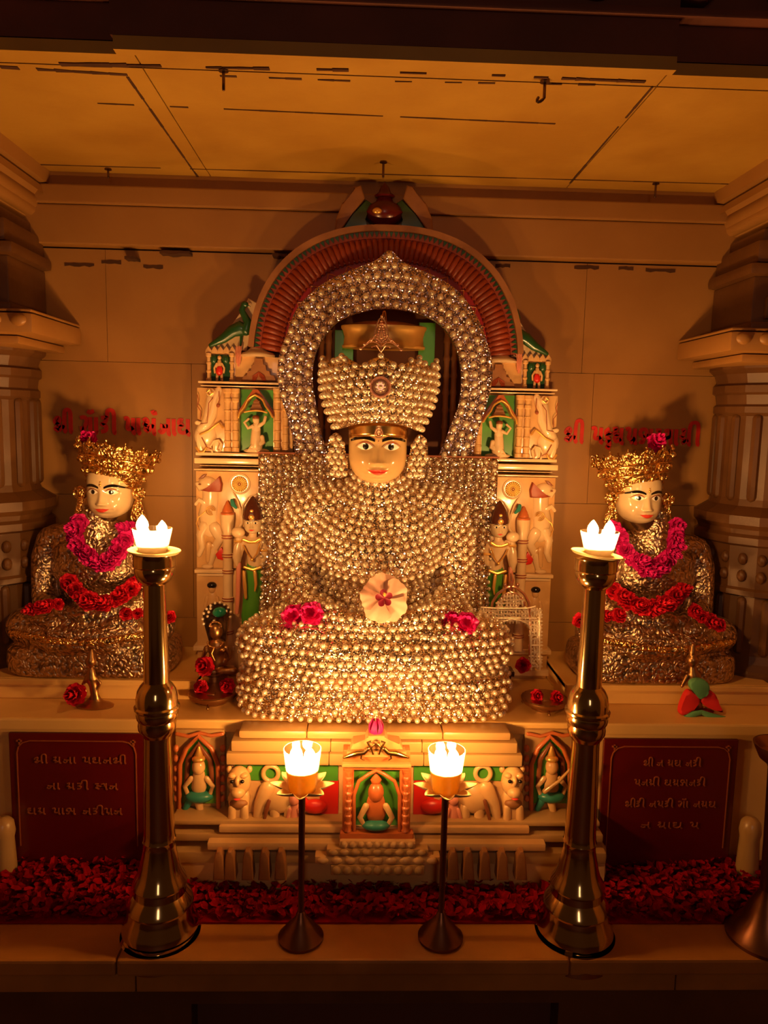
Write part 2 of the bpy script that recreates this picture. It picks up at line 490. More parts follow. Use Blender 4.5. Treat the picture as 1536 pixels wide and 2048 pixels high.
grime_line(mb, (195, 205), (1110, 246), .0022, 26, .18)
grime_line(mb, (255, 152), (395, 352), .0022, 12, .05)
grime_line(mb, (1305, 172), (1140, 365), .0022, 12, .05)
grime_line(mb, (120, 127), (355, 131), .006, 7, .1)
grime_line(mb, (0, 132), (290, 150), .005, 8, .25)
grime_line(mb, (380, 133), (760, 140), .004, 12, .35)
grime_line(mb, (440, 150), (700, 160), .003, 8, .4)
grime_line(mb, (800, 144), (1010, 150), .003, 8, .4)
grime_line(mb, (1040, 152), (1290, 162), .004, 9, .3)
grime_line(mb, (790, 161), (1190, 168), .0022, 12, .35)
grime_line(mb, (80, 328), (1500, 368), .002, 24, .12)
obj('joint_grime', mb, M['seam'], cl, False)
# front beam, dark towards the room, with a carved scroll band
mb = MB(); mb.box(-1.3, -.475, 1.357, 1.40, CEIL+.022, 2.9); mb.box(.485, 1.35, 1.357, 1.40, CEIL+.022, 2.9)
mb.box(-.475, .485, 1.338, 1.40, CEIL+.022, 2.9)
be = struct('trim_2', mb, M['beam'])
mb = MB()
for i in range(-6, 7):
    x = i*.17
    mb.ring((x, 2.30), .030, .042, 1.325, 1.36, 0, 2*PI-.01, 24)
    mb.ell((x, 1.338, 2.30), (.016, .012, .016))
    for s in (-1, 1): mb.tube([(x+s*.042, 1.337, 2.30), (x+s*.062, 1.337, 2.325), (x+s*.085, 1.337, 2.33)], [.008, .010, .004], 8)
for z in (2.235, 2.37): mb.box(-1.3, 1.35, 1.326, 1.36, z, z+.014, .003)
obj('carved_band', mb, M['beam'], be)
# side walls, floor, rear room shell
struct('wall_left', MB().box(-1.20, -1.10, .9, 2.1, 0, 2.5), M['wall'])
struct('wall_right', MB().box(1.12, 1.22, .9, 2.1, 0, 2.5), M['wall'])
struct('floor', MB().box(-2.5, 2.5, -2.6, 1.36, -.05, 0), M['beam'])

# shelf the statues stand on, and its raised side steps
mb = MB(); mb.box(-1.1, 1.12, 1.655, 2.02, .0, SHELF-.032); mb.box(-1.1, 1.12, 1.637, 2.02, SHELF-.03, SHELF, .005)
mb.box(-1.1, 1.12, 1.648, 1.66, SHELF-.045, SHELF-.031)
sh = struct('trim_3', mb, M['ledge2'])
STEP = .907
for s, (a, b) in ((-1, (-1.1, -.435)), (1, (.475, 1.0))):
    mb = MB(); mb.box(a, b, 1.757, 2.02, SHELF, STEP, .004)
    mb.box(a, b, 1.750, 2.02, STEP-.016, STEP-.001, .003)
    struct('trim_4' if s < 0 else 'trim_5', mb, M['ledge2'])
# pit floor with petals, kerb in front, lower wall
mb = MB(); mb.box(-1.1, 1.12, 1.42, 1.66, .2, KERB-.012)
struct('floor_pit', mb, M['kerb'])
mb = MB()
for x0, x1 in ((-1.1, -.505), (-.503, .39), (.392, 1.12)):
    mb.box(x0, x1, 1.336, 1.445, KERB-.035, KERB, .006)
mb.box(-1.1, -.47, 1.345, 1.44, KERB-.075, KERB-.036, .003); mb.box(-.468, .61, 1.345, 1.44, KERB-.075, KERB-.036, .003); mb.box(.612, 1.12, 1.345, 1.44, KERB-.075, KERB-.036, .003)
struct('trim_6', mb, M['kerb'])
mb = MB()
xa = W(385, 2000, 1.36).x; xb = W(1115, 2000, 1.36).x
mb.box(-1.1, xa, 1.35, 1.44, 0, KERB-.076); mb.box(xb, 1.12, 1.35, 1.44, 0, KERB-.076); mb.box(xa, xb, 1.35, 1.44, KERB-.105, KERB-.076); mb.box(xa, xb, 1.35, 1.44, 0, .08)
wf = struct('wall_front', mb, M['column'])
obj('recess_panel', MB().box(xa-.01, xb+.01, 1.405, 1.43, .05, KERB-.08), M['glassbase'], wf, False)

# carved columns at both ends
def column(s):
    cx = -1.035 if s < 0 else 1.055
    cy = 1.95
    top = 'column'
    mb = MB()
    # (half width, y pixel at that level) read off the inner edge
    sc_ = 1.83/FPX
    def pr(lst): return [(r_, W(768, y_, 1.80).z) for r_, y_ in lst]
    shaft = pr([(.165, 1560), (.165, 1345), (.16, 1340), (.158, 1325), (.152, 1310), (.150, 1190), (.175, 1185), (.175, 1175), (.168, 1170), (.172, 1085), (.182, 1080), (.182, 1066), (.172, 1060), (.176, 1050), (.186, 1040), (.186, 1022), (.170, 1014), (.150, 1004), (.145, 990), (.145, 815), (.155, 808), (.155, 795), (.148, 790), (.152, 770), (.160, 765), (.160, 750), (.150, 745), (.158, 725), (.172, 715), (.172, 705)])
    mb.lathe(shaft, (cx, cy, 0), 16, ph=PI/16)
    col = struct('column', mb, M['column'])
    # vertical flutes on the shaft and a band of lozenges
    mb = MB()
    z0, z1 = W(768, 985, 1.8).z, W(768, 820, 1.8).z
    for i in range(16):
        a = 2*PI*i/16; p = (cx+.141*math.cos(a), cy+.141*math.sin(a))
        mb.tube([(p[0], p[1], z0), (p[0], p[1], z1)], .013, 8)
    z0, z1 = W(768, 1300, 1.8).z, W(768, 1200, 1.8).z
    for i in range(16):
        a = 2*PI*i/16; p = (cx+.147*math.cos(a), cy+.147*math.sin(a))
        mb.tube([(p[0], p[1], z0), (p[0], p[1], z1)], .012, 8)
    zz = W(768, 1128, 1.8).z
    for i in range(24):
        a = 2*PI*i/24
        for k in (-1, 1): mb.ell((cx+.169*math.cos(a), cy+.169*math.sin(a), zz+k*.022), (.012, .012, .016), 8, 6)
    obj('fluting', mb, M['column'], col)
    # capital slab and block above it
    mb = MB(); e = .250
    za, zb, zc, zd = W(768, 702, 1.7).z, W(768, 683, 1.7).z, W(768, 640, 1.7).z, W(768, 622, 1.7).z
    mb.box(cx-.205, cx+.205, cy-.2, 2.018, za, zb-.002, .006)
    mb.box(cx-e, cx+e, cy-.23, 2.018, zb, zc, .012)
    mb.box(cx-e*.985, cx+e*.985, cy-.225, 2.018, zc+.001, zd-.012, .004)
    for i in range(9):
        x = cx-e+.03+i*(2*e-.06)/8
        mb.ell((x, cy-.232, (zb+zc)/2+.006), (.018, .008, .014), 10, 8)
    obj('capital', mb, M['wall'], col)
    mb = MB()
    e2 = .160
    zf = W(768, 520, 1.75).z; zt = W(768, 425, 1.75).z
    mb.box(cx-e2-.03, cx+e2+.03, cy-.2, 2.018, zd-.012, zd+.006, .006)
    mb.box(cx-e2, cx+e2, cy-.14, 2.018, zd+.006, zf, .004)
    mb.box(cx-e2-.02, cx+e2+.02, cy-.16, 2.018, zf, zf+.03, .012)
    mb.box(cx-e2, cx+e2, cy-.15, 2.018, zf+.03, zt-.02, .01)
    mb.box(cx-e2+.02, cx+e2-.02, cy-.13, 2.018, zt-.02, zt+.01, .004)
    for k in (-1, 0, 1):
        mb.prism([(cx+k*.1-.03, zd+.02), (cx+k*.1+.03, zd+.02), (cx+k*.1+.03, zf-.05), (cx+k*.1, zf-.02), (cx+k*.1-.03, zf-.05)], cy-.150, cy-.135, .004)
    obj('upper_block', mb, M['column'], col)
    # scroll bracket up to the ceiling
    mb = MB()
    d = 1 if s < 0 else -1
    prof = [(0, zt), (.11, zt+.01), (.135, zt+.035), (.13, zt+.06), (.155, zt+.075), (.175, zt+.10), (.180, CEIL-.06), (.16, CEIL-.035), (.185, CEIL-.03), (.19, CEIL-.001), (0, CEIL-.001)]
    out = [(cx+d*a, b) for a, b in prof]
    mb.prism(out, 1.50, 2.0, .012)
    for z, r_ in ((zt+.048, .02), (CEIL-.075, .026)):
        mb.tube([(cx+d*.135, 1.495, z), (cx+d*.135, 2.0, z)], r_, 12)
    obj('bracket', mb, M['wall'], col)
    return col
cL = column(-1); cR = column(1)

# hooks in the ceiling
def hook(p, size, label, curl=True):
    t = thing('ceiling_hook', label, 'hook', p, 'iron hooks in the ceiling')
    mb = MB(); mb.lathe([(.008, 0), (.009, -.004), (.004, -.005)], n=12)
    obj('hook_base', mb, M['bronze'], t)
    pts = [(0, 0, -.003), (0, 0, -size)]
    if curl: pts += [(-math.sin(a)*.5*size*.35-.0+(-.175*size)*(1-math.cos(a))*1., 0, -size-math.sin(a)*.24*size) for a in (.5, 1., 1.57, 2.1, 2.6, 3.1)]
    obj('hook_shank', MB().tube(pts, .0028, 8), M['bronze'], t)
for (px, py), s, l, c in (((447, 138), .034, 'straight iron hook near the front left of the ceiling', False), ((1090, 160), .03, 'curled iron hook near the front right of the ceiling', True),
        ((767, 322), .036, 'short iron hook right above the arch top', False), ((218, 338), .022, 'tiny iron peg at the rear left ceiling edge', False), ((1312, 365), .034, 'iron hook at the rear right ceiling edge', False)):
    p = WZ(px, py, CEIL); p.y = min(p.y, 1.955); hook(p, s, l, c)

# ------------------------------------------------------------------ writing
def glyph_text(name, txt, h, thick, bold, m, at_, y, label, cat, parent=None, width=None, kern=1.0):
    """flat raised lettering standing on a wall plane; at_ = left edge and baseline (x, z)"""
    cu = bpy.data.curves.new(name, 'FONT'); cu.body = txt; cu.size = h; cu.offset = bold; cu.extrude = thick; cu.space_character = kern
    o = bpy.data.objects.new(name, cu); COL.objects.link(o)
    dg = bpy.context.evaluated_depsgraph_get(); dg.update()
    me = bpy.data.meshes.new_from_object(o.evaluated_get(dg)); bpy.data.objects.remove(o)
    if not len(me.vertices): return None
    x0 = min(v.co.x for v in me.vertices); x1 = max(v.co.x for v in me.vertices)
    k = (width/(x1-x0)) if width else 1.
    me.transform(Matrix(((k, 0, 0, at_[0]-x0*k), (0, 0, -1, y), (0, 1, 0, at_[1]), (0, 0, 0, 1))))
    return me
def join_meshes(ms):
    bm = bmesh.new()
    for m in ms: bm.from_mesh(m)
    me = bpy.data.meshes.new('text'); bm.to_mesh(me); bm.free(); return me
def strokes(mb, pts, w, y0=2.0165, y1=2.0205):
    """brush stroke as a thin flat ribbon; pts [(x,z)]"""
    n = len(pts); L = []; Rr = []
    for i, (x, z) in enumerate(pts):
        a = pts[max(0, i-1)]; b = pts[min(n-1, i+1)]
        dx, dz = b[0]-a[0], b[1]-a[1]; l = math.hypot(dx, dz) or 1
        L.append((x-dz/l*w/2, z+dx/l*w/2)); Rr.append((x+dz/l*w/2, z-dx/l*w/2))
    vs = [(x, y, z) for y in (y0, y1) for x, z in L+Rr]
    N = 2*n; fs = []
    for i in range(n-1):
        fs += [(i, i+1, n+i+1, n+i), (N+i+1, N+i, N+n+i, N+n+i+1), (i, N+i, N+i+1, i+1), (n+i, n+i+1, N+n+i+1, N+n+i)]
    fs += [(0, n, N+n, N), (n-1, N+n-1, N+2*n-1, 2*n-1)]
    mb.add([Vector(v) for v in vs], fs)
def smooth_pts(pts, k=5):
    out = []
    n = len(pts)
    for i in range(n-1):
        p0 = pts[max(0, i-1)]; p1 = pts[i]; p2 = pts[i+1]; p3 = pts[min(n-1, i+2)]
        for j in range(k):
            t = j/k
            out.append(tuple(.5*((2*b)+(-a+c)*t+(2*a-5*b+4*c-d)*t*t+(-a+3*b-3*c+d)*t**3) for a, b, c, d in zip(p0, p1, p2, p3)))
    out.append(tuple(pts[-1])); return out
# strokes of each Gujarati letter in a box 0..1 high, x in the same unit
G = {
 'shri': (1.15, [[(.10, .80), (.28, .92), (.36, .72), (.20, .58), (.08, .66), (.12, .80)], [(.14, .58), (.34, .40), (.10, .22), (.30, .08)], [(.66, 1.0), (.66, .18), (.78, 0)], [(.30, .08), (.48, .34), (.66, .30)],
                 [(.66, 1.0), (.72, 1.35), (.92, 1.42), (1.04, 1.15), (1.04, .15), (1.14, 0)]]),
 'go': (1.25, [[(.05, .92), (.28, .98), (.44, .80), (.36, .5), (.2, .12), (.12, .4)], [(.66, 1.0), (.66, .12), (.76, 0)], [(1.02, 1.0), (1.02, .12), (1.12, 0)], [(.5, 1.38), (.66, 1.28), (.9, 1.4)]]),
 'di': (1.05, [[(.1, .95), (.42, .98), (.30, .66), (.12, .56), (.38, .44), (.34, .16), (.08, .08)], [(.46, 1.0), (.5, 1.38), (.74, 1.45), (.88, 1.2), (.88, .15), (1.0, 0)]]),
 'pa': (.78, [[(.02, .92), (.2, .98), (.26, .75), (.22, .35), (.4, .28), (.58, .40)], [(.58, 1.), (.58, .15), (.72, 0)]]),
 'aa': (.34, [[(.12, 1.), (.12, .15), (.26, 0)]]),
 'rshva': (1.0, [[(.08, .82), (.24, .95), (.36, .78), (.2, .62), (.08, .72)], [(.12, .6), (.36, .5), (.2, .3), (.42, .16)], [(.74, 1.), (.74, .12), (.86, 0)], [(.42, .16), (.56, .5), (.74, .46)], [(.66, 1.5), (.74, 1.32), (.94, 1.36)]]),
 'na': (.86, [[(.06, .28), (.22, .12), (.38, .26), (.28, .5), (.12, .55)], [(.28, .52), (.62, .52)], [(.64, 1.), (.64, .12), (.78, 0)]]),
 'tha': (.92, [[(.36, .9), (.16, .92), (.12, .7), (.34, .6), (.14, .46), (.16, .2), (.42, .12), (.66, .3)], [(.66, 1.), (.66, .12), (.80, 0)]]),
 'dma': (1.25, [[(.30, .95), (.10, .80), (.12, .6), (.36, .66), (.16, .46), (.30, .22), (.12, .04)], [(.30, .22), (.34, -.12), (.18, -.22), (.4, -.36)], [(.50, .92), (.72, .96), (.60, .64), (.82, .56), (.62, .38), (.74, .12), (1., .3)], [(1.02, 1.), (1.02, .12), (1.18, 0)]]),
 'pra': (.78, [[(.02, .92), (.2, .98), (.26, .75), (.22, .35), (.4, .28), (.58, .40)], [(.58, 1.), (.58, .15), (.72, 0)], [(.56, .3), (.34, .02)]]),
 'bha': (1.0, [[(.10, .15), (.28, .1), (.34, .4), (.12, .62), (.18, .92), (.44, .92), (.5, .62), (.3, .5)], [(.5, .55), (.74, .5)], [(.76, 1.), (.76, .12), (.9, 0)]]),
 'sva': (1.15, [[(.06, .9), (.3, .9), (.2, .62), (.4, .5), (.1, .3), (.4, .05)], [(.4, .5), (.56, .5)], [(.56, .85), (.80, .9), (.84, .5), (.64, .4), (.9, .5)], [(.96, 1.), (.96, .12), (1.08, 0)]]),
 'mi': (1.3, [[(.08, .92), (.26, .96), (.2, .62), (.08, .5), (.3, .36), (.2, .12), (.5, .34)], [(.56, 1.), (.56, .12), (.68, 0)], [(.56, 1.), (.66, 1.38), (.92, 1.45), (1.08, 1.2), (1.08, .15), (1.2, 0)]]),
 'ma': (.82, [[(.08, .92), (.26, .96), (.2, .62), (.08, .5), (.3, .36), (.2, .12), (.5, .34)], [(.56, 1.), (.56, .12), (.70, 0)]]),
 'gap': (.45, []),
}
def write(mb, word, x0, x1, zb, h, w, y0, y1):
    tot = sum(G[g][0] for g in word); k = (x1-x0)/tot; x = x0
    for g in word:
        wd, st = G[g]
        for s in st:
            strokes(mb, smooth_pts([(x+px_*k, zb+pz*h) for px_, pz in s], 5), w, y0, y1)
        x += wd*k
a = W(108, 872, 2.017); b = W(384, 862, 2.017)
mb = MB(); write(mb, ['shri', 'gap', 'go', 'di', 'gap', 'pa', 'aa', 'rshva', 'na', 'aa', 'tha'], a.x, b.x, (a.z+b.z)/2, .042, .0105, 2.0172, 2.0205)
one('painted_inscription', mb, M['inscr'], 'red hand-painted name above the left statue, beginning behind the column', 'inscription', smooth=False)
a = W(1128, 885, 2.017); b = W(1402, 890, 2.017)
mb = MB(); write(mb, ['shri', 'gap', 'pa', 'dma', 'pra', 'bha', 'sva', 'aa', 'mi'], a.x, b.x, (a.z+b.z)/2, .042, .0098, 2.0172, 2.0205)
one('painted_inscription', mb, M['inscr'], 'red hand-painted name above the right statue, next to the right pier', 'inscription', smooth=False)

# dark red stone plaques below the side statues
def plaque(pa, pb, rows, label):
    y = 1.655
    a = W(*pa, 1.64); b = W(*pb, 1.64)
    x0, x1, z1, z0 = a.x, b.x, a.z, KERB+.005
    t = thing('plaque', label, 'plaque', ((x0+x1)/2, y, z0), 'engraved plaques', world=True)
    obj('stone_tablet', MB().box(x0, x1, y-.014, y-.001, z0, z1, .002), M['plaque'], t, False)
    mb = MB(); e = .018; yy = y-.0165; y2 = y-.0135
    X0, X1, Z0, Z1 = x0+e, x1-e, z0+e, z1-e; q = .03
    fr = [(X0, Z0+q)]+[(X0, Z1-q)]+[(X0+q*(1-math.cos(a_)), Z1-q+q*math.sin(a_)) for a_ in (.5, 1., 1.57)]+[(X1-q, Z1)]+[(X1-q+q*math.sin(a_), Z1-q+q*math.cos(a_)) for a_ in (.5, 1., 1.57)]+[(X1, Z0+q)]
    strokes(mb, fr, .0022, yy, y2)
    for cx in (X0+.006, X1-.006):
        strokes(mb, [(cx-.006, Z1), (cx+.006, Z1-.001)], .004, yy, y2); strokes(mb, [(cx, Z1+.004), (cx+.001, Z1-.010)], .004, yy, y2)
    obj('border_line', mb, M['faded'], t, False)
    for (c, wd, py), word in rows:
        p = W(c, py, 1.64); hw = wd/2*1.64/FPX
        mb = MB(); write(mb, word, p.x-hw, p.x+hw, p.z-.008, .015, .0024, yy, y2)
        obj('engraved_lettering', mb, M['faded'], t, False)
plaque((16, 1466), (287, 1478), [((160, 190, 1520), ['shri', 'gap', 'ma', 'na', 'aa', 'gap', 'pa', 'tha', 'na', 'shri']), ((165, 150, 1572), ['na', 'aa', 'gap', 'ma', 'di', 'gap', 'sva', 'na']), ((150, 200, 1622), ['tha', 'ma', 'gap', 'pa', 'aa', 'bha', 'gap', 'na', 'di', 'pra', 'na'])],
       'dark red plaque with faded gilt lettering under the left statue')
plaque((1210, 1478), (1478, 1484), [((1345, 125, 1526), ['shri', 'gap', 'na', 'gap', 'ma', 'tha', 'gap', 'na', 'di']), ((1340, 155, 1565), ['pa', 'na', 'mi', 'gap', 'tha', 'ma', 'bha', 'na', 'di']), ((1342, 200, 1608), ['shri', 'di', 'gap', 'na', 'pa', 'di', 'gap', 'go', 'gap', 'na', 'ma', 'tha']), ((1340, 130, 1650), ['na', 'gap', 'ma', 'aa', 'tha', 'gap', 'pa'])],
       'dark red plaque with faded gilt lettering under the right statue')

# petals heaped on the pit floor
mb = MB(); rp = random.Random(11)
mb.box(-1.09, 1.11, 1.446, 1.652, KERB-.012, KERB+.002)
for i in range(5200):
    x = rp.uniform(-1.07, 1.09); y = rp.uniform(1.452, 1.645)
    pile = .012+.016*noise.noise(Vector((x*6, y*9, 2)))
    z = KERB+rp.uniform(.001, max(.004, pile+.012))
    r_ = rp.uniform(.007, .013)
    rot = Matrix.Rotation(rp.uniform(0, 6.3), 4, 'Z') @ Matrix.Rotation(rp.uniform(-.9, .9), 4, 'X')
    c = Vector((x, y, z)); vs = [c+rot @ Vector(p)*r_ for p in ((0, -1, 0), (.7, -.2, .25), (.55, .8, .3), (0, 1, .1), (-.55, .8, .3), (-.7, -.2, .25), (0, .1, -.15))]
    mb.add(vs, [(0, 1, 6), (1, 2, 6), (2, 3, 6), (3, 4, 6), (4, 5, 6), (5, 0, 6)])
o = obj('rose_petals', mb, M['petal_floor'], None); o['kind'] = 'stuff'; tag(o, 'dark red flower petals strewn thickly over the trough floor', 'petals')
# ================================================================== FACES
def face_w(z):
    if z < 0: return 0.
    if z < 1.: return max(0., (1-((1-z))**2.25))**(1/2.25)
    if z < 1.8: return 1.
    return math.sqrt(max(0., 1-((z-1.8)/1.0)**2))
def face_d(z):
    if z < 1.: f = max(0., (1-((1-z))**3.2))**(1/3.2)
    elif z < 1.7: f = 1.
    else: f = math.sqrt(max(0., 1-((z-1.7)/1.1)**2))
    return 1.08*f
def gs(v, s): return math.exp(-(v/s)**2)
def bumps(x, z):
    b = 0.
    # nose ridge, tip and wings
    if z > .6:
        t = min(1., max(0., (1.42-z)/.70))
        under = 1/(1+math.exp(-(z-.69)/.022))
        b += (.05+.24*t**1.3)*gs(x, .085+.075*t)*under*(1 if z < 1.42 else gs(z-1.42, .2))
    b += .10*(gs(x-.15, .075)+gs(x+.15, .075))*gs(z-.75, .075)
    b += .07*gs(x, .40)*gs(z-.46, .20)                        # mouth mound
    b += .045*gs(x, .27)*gs(z-.53, .045)+.055*gs(x, .22)*gs(z-.40, .055)-.05*gs(x, .3)*gs(z-.475, .022)
    b += .09*gs(x, .28)*gs(z-.17, .13)-.04*gs(x, .3)*gs(z-.30, .05)   # chin, fold under lip
    for s in (-1, 1):
        b -= .11*gs(x-s*.44, .24)*gs(z-1.28, .14)
        b += .05*gs(x-s*.44, .17)*gs(z-1.28, .085)               # eyeball
        b += .05*gs(x-s*.46, .33)*gs(z-1.52, .08)
        b += .05*gs(x-s*.52, .26)*gs(z-.80, .26)
        b -= .025*gs(x-s*.42, .08)*gs(z-.47, .1)                # mouth corner
    return b
def face_y(x, z):
    w = face_w(z)
    if w < 1e-4: return 0.
    q = min(.985, abs(x)/w)
    return -(face_d(z)*(1-q**2.3)**(1/2.3))-bumps(x, z)
def head_mb():
    mb = MB(); vs = []; N = 112; zs = []
    k = 110
    for j in range(k+1):
        t = j/k; z = 2.8*(1-math.cos(PI*t))/2 if False else 2.8*(.5-.5*math.cos(PI*(t*.92+.04)))/1.0
        zs.append(z)
    z0, z1 = zs[0], zs[-1]; zs = [.004+(z-z0)/(z1-z0)*(2.79-.004) for z in zs]
    for z in zs:
        w, d = face_w(z), face_d(z)
        for i in range(N):
            a = 2*PI*i/N
            ca, sa = math.cos(a), math.sin(a)
            x = w*(abs(ca)**(2/2.3))*(1 if ca > 0 else -1)
            y = -d*(abs(sa)**(2/2.3))*(1 if sa > 0 else -1)
            if sa > 0: y -= bumps(x, z)*min(1., sa*3)
            else: y *= 1.0
            vs.append(Vector((x, y, z)))
    fs = [(j*N+i, j*N+(i+1) % N, (j+1)*N+(i+1) % N, (j+1)*N+i) for j in range(len(zs)-1) for i in range(N)]
    fs += [tuple(reversed(range(N))), tuple((len(zs)-1)*N+i for i in range(N))]
    mb.add(vs, fs); return mb
def lens_mb(x0, x1, up, lo, off, nu=24, nv=6, bulge=0.):
    mb = MB()
    def f(u, v):
        x = x0+(x1-x0)*u; a, b = lo(u), up(u); z = a+(b-a)*v
        return Vector((x, face_y(x, z)-off-bulge*(1-(2*u-1)**2)*(1-(2*v-1)**2), z))
    mb.grid(f, nu, nv)
    def g(u, v):
        p = f(u, v); return p+Vector((0, .03+off, 0))
    # close the rim so that the paint has thickness
    nu1 = nu
    rim = [(i/nu, 0) for i in range(nu)]+[(1, j/nv) for j in range(nv)]+[(1-i/nu, 1) for i in range(nu)]+[(0, 1-j/nv) for j in range(nv)]
    n = len(rim)
    mb.add([f(*r_) for r_ in rim]+[g(*r_) for r_ in rim], [(i, (i+1) % n, n+(i+1) % n, n+i) for i in range(n)])
    return mb
def make_face(T, Mx, skin, brows=True, band=None, detail=1):
    """head and painted features as children of T; Mx maps head units to T's frame"""
    obj('head', head_mb().xform(Mx), skin, T, ang=180)
    for s in (-1, 1):
        e = lens_mb(s*.44-.255, s*.44+.255, lambda u: 1.275+.135*math.sin(PI*u)**.75, lambda u: 1.275-.095*math.sin(PI*u)**.8, .012, bulge=.02)
        eo = obj('eye', e.xform(Mx), M['white'], T, ang=180)
        p = lens_mb(s*.44-.100-s*.02, s*.44+.100-s*.02, lambda u: 1.288+.108*math.sqrt(max(0, 1-(2*u-1)**2)), lambda u: 1.288-.098*math.sqrt(max(0, 1-(2*u-1)**2)), .036, 16, 6, .012)
        obj('pupil', p.xform(Mx), M['black'], eo, ang=180)
        l = lens_mb(s*.44-.32, s*.44+.32, lambda u: 1.285+.190*math.sin(PI*u)**.8, lambda u: 1.275+.133*math.sin(PI*u)**.75, .022, 24, 3)
        obj('eyelid_line', l.xform(Mx), M['lid'], T, ang=180)
        if s < 0: up = lambda u: 1.470+.185*math.sin(PI*(u*.86+.07))**.9*(.85+.3*u)+.004; lo = lambda u: 1.425+.125*math.sin(PI*(u*.86+.07))**1.1*(.8+.15*u)
        else: up = lambda u: 1.470+.185*math.sin(PI*((1-u)*.86+.07))**.9*(.85+.3*(1-u))+.004; lo = lambda u: 1.425+.125*math.sin(PI*((1-u)*.86+.07))**1.1*(.8+.15*(1-u))
        b = lens_mb(-.92 if s < 0 else .12, -.12 if s < 0 else .92, up, lo, .02, 28, 3)
        obj('eyebrow', b.xform(Mx), M['black'], T, ang=180)
    m1 = lens_mb(-.35, .35, lambda u: .49+.055*math.sin(PI*u)**1.3+.03*abs(2*u-1)**3-.012*gs(2*u-1, .15), lambda u: .49-.135*math.sin(PI*u)**1.2+.03*abs(2*u-1)**3, .012, 30, 8)
    obj('lips', m1.xform(Mx), M['lips'], T, ang=180)

# ================================================================== SEATED FIGURES
def seated_mb(full=True):
    """cross-legged figure, origin at the base centre, facing -Y, 0.60 m across the knees"""
    mb = MB()
    def b(*a, **k): mb.ell(*a, **k)
    n = 20
    # cushion
    for i in range(3):
        pass
    out = []
    for i in range(48):
        a = 2*PI*i/48; ca, sa = math.cos(a), math.sin(a)
        out.append((.300*abs(ca)**.42*(1 if ca > 0 else -1), .155*abs(sa)**.55*(1 if sa > 0 else -1)))
    prof = [(.965, 0), (1., .012), (1.012, .05), (1., .088), (.95, .104)]
    vs = [Vector((x*s, y*s-.005, z)) for s, z in prof for x, y in out]
    fs = [(j*48+i, j*48+(i+1) % 48, (j+1)*48+(i+1) % 48, (j+1)*48+i) for j in range(4) for i in range(48)]+[tuple(reversed(range(48))), tuple(4*48+i for i in range(48))]
    mb.add(vs, fs)
    for s in (-1, 1):
        mb.tube([(s*.08, .06, .165), (s*.16, .0, .17), (s*.225, -.055, .165)], [.078, .078, .07], 20)
        b((s*.228, -.06, .165), (.075, .075, .068), 20, 14)
        mb.tube([(s*.165, .02, .47), (s*.186, .008, .40), (s*.19, -.005, .32), (s*.182, -.03, .255)], [.052, .05, .043, .04], 16)
        mb.tube([(s*.182, -.03, .255), (s*.12, -.095, .238), (s*.055, -.13, .228)], [.041, .034, .025], 14)
        # foot sole resting on the opposite thigh
        mb.tube([(s*.10, -.135, .195), (s*.17, -.125, .205)], [.026, .022], 12)
    mb.tube([(.225, -.085, .155), (.08, -.150, .150), (-.10, -.150, .165)], [.052, .042, .03], 16)
    mb.tube([(-.225, -.085, .155), (-.10, -.145, .128), (.10, -.150, .125)], [.052, .040, .03], 16)
    # hands in the lap, fingers side by side
    b((0, -.125, .226), (.062, .040, .018), 20, 12)
    for k in range(4):
        mb.tube([(-.035, -.112-k*.013, .243), (.0, -.114-k*.013, .248), (.035-.004*k, -.114-k*.012, .243)], [.0075, .0075, .006], 8)
    for s in (-1, 1): mb.tube([(s*.05, -.12, .238), (s*.03, -.135, .254), (s*.008, -.14, .258)], [.009, .008, .006], 8)
    b((0, .03, .18), (.15, .11, .09), 24, 14)
    b((0, .03, .29), (.155, .092, .13), 24, 14)
    b((0, -.06, .215), (.11, .085, .035), 24, 14)
    b((0, -.10, .185), (.16, .062, .050), 24, 14)
    b((0, -.02, .37), (.150, .085, .09), 24, 14)
    b((0, .02, .42), (.165, .095, .115), 24, 14)
    b((-.07, -.03, .42), (.07, .05, .06)); b((.07, -.03, .42), (.07, .05, .06))
    mb.tube([(-.155, .025, .468), (0, .02, .490), (.155, .025, .468)], [.058, .064, .058], 18)
    mb.tube([(0, .02, .48), (0, .01, .60)], [.088, .058], 20)
    return mb

# ---------------------------------------------------------------- main statue
ZB = SHELF+.002; YB = 1.78
SC = 1.0
Tm = thing('seated_statue', 'large cross-legged statue in the centre, covered in pearls, with a painted face', 'statue', (0, YB, ZB))
body_me = remeshed(seated_mb(), .0058, 5)
for p in body_me.polygons: p.use_smooth = True
side_me = body_me.copy()
for v in body_me.vertices:
    t_ = min(1., max(0., (.27-v.co.z)/.10)); v.co.x *= 1+.085*t_*t_*(3-2*t_)

Bm = obj('body', body_me, M['foil'], Tm, ang=180)
def keep(p, n): return n.y < .35 and p.z > .006 and n.z > -.75 and p.z < .555+.03*abs(p.x)/.06
lap = lambda p: p.z < .262 and (p.z < .235 or p.y < -.02 or abs(p.x) > .12)
def ql(p): return p.z+.0105+max(0., p.y+.105)*.75
P1 = row_pearls(body_me, ql, lambda p: p.x, .0194, .0214, .0068, lambda p, n: keep(p, n) and lap(p), 110000)
neck = Vector((0, .01, .60))
P2 = row_pearls(body_me, lambda p: (Vector((p.x*.92, p.y*.6, p.z))-Vector((0, .006, .60))).length, lambda p: math.atan2(p.x, .61-p.z), .0180, .0192, .0064, lambda p, n: keep(p, n) and not lap(p), 110000)
near = [p for p in P1 if p.y < -.12]
add_pearls(Tm, P1+P2, .0067)
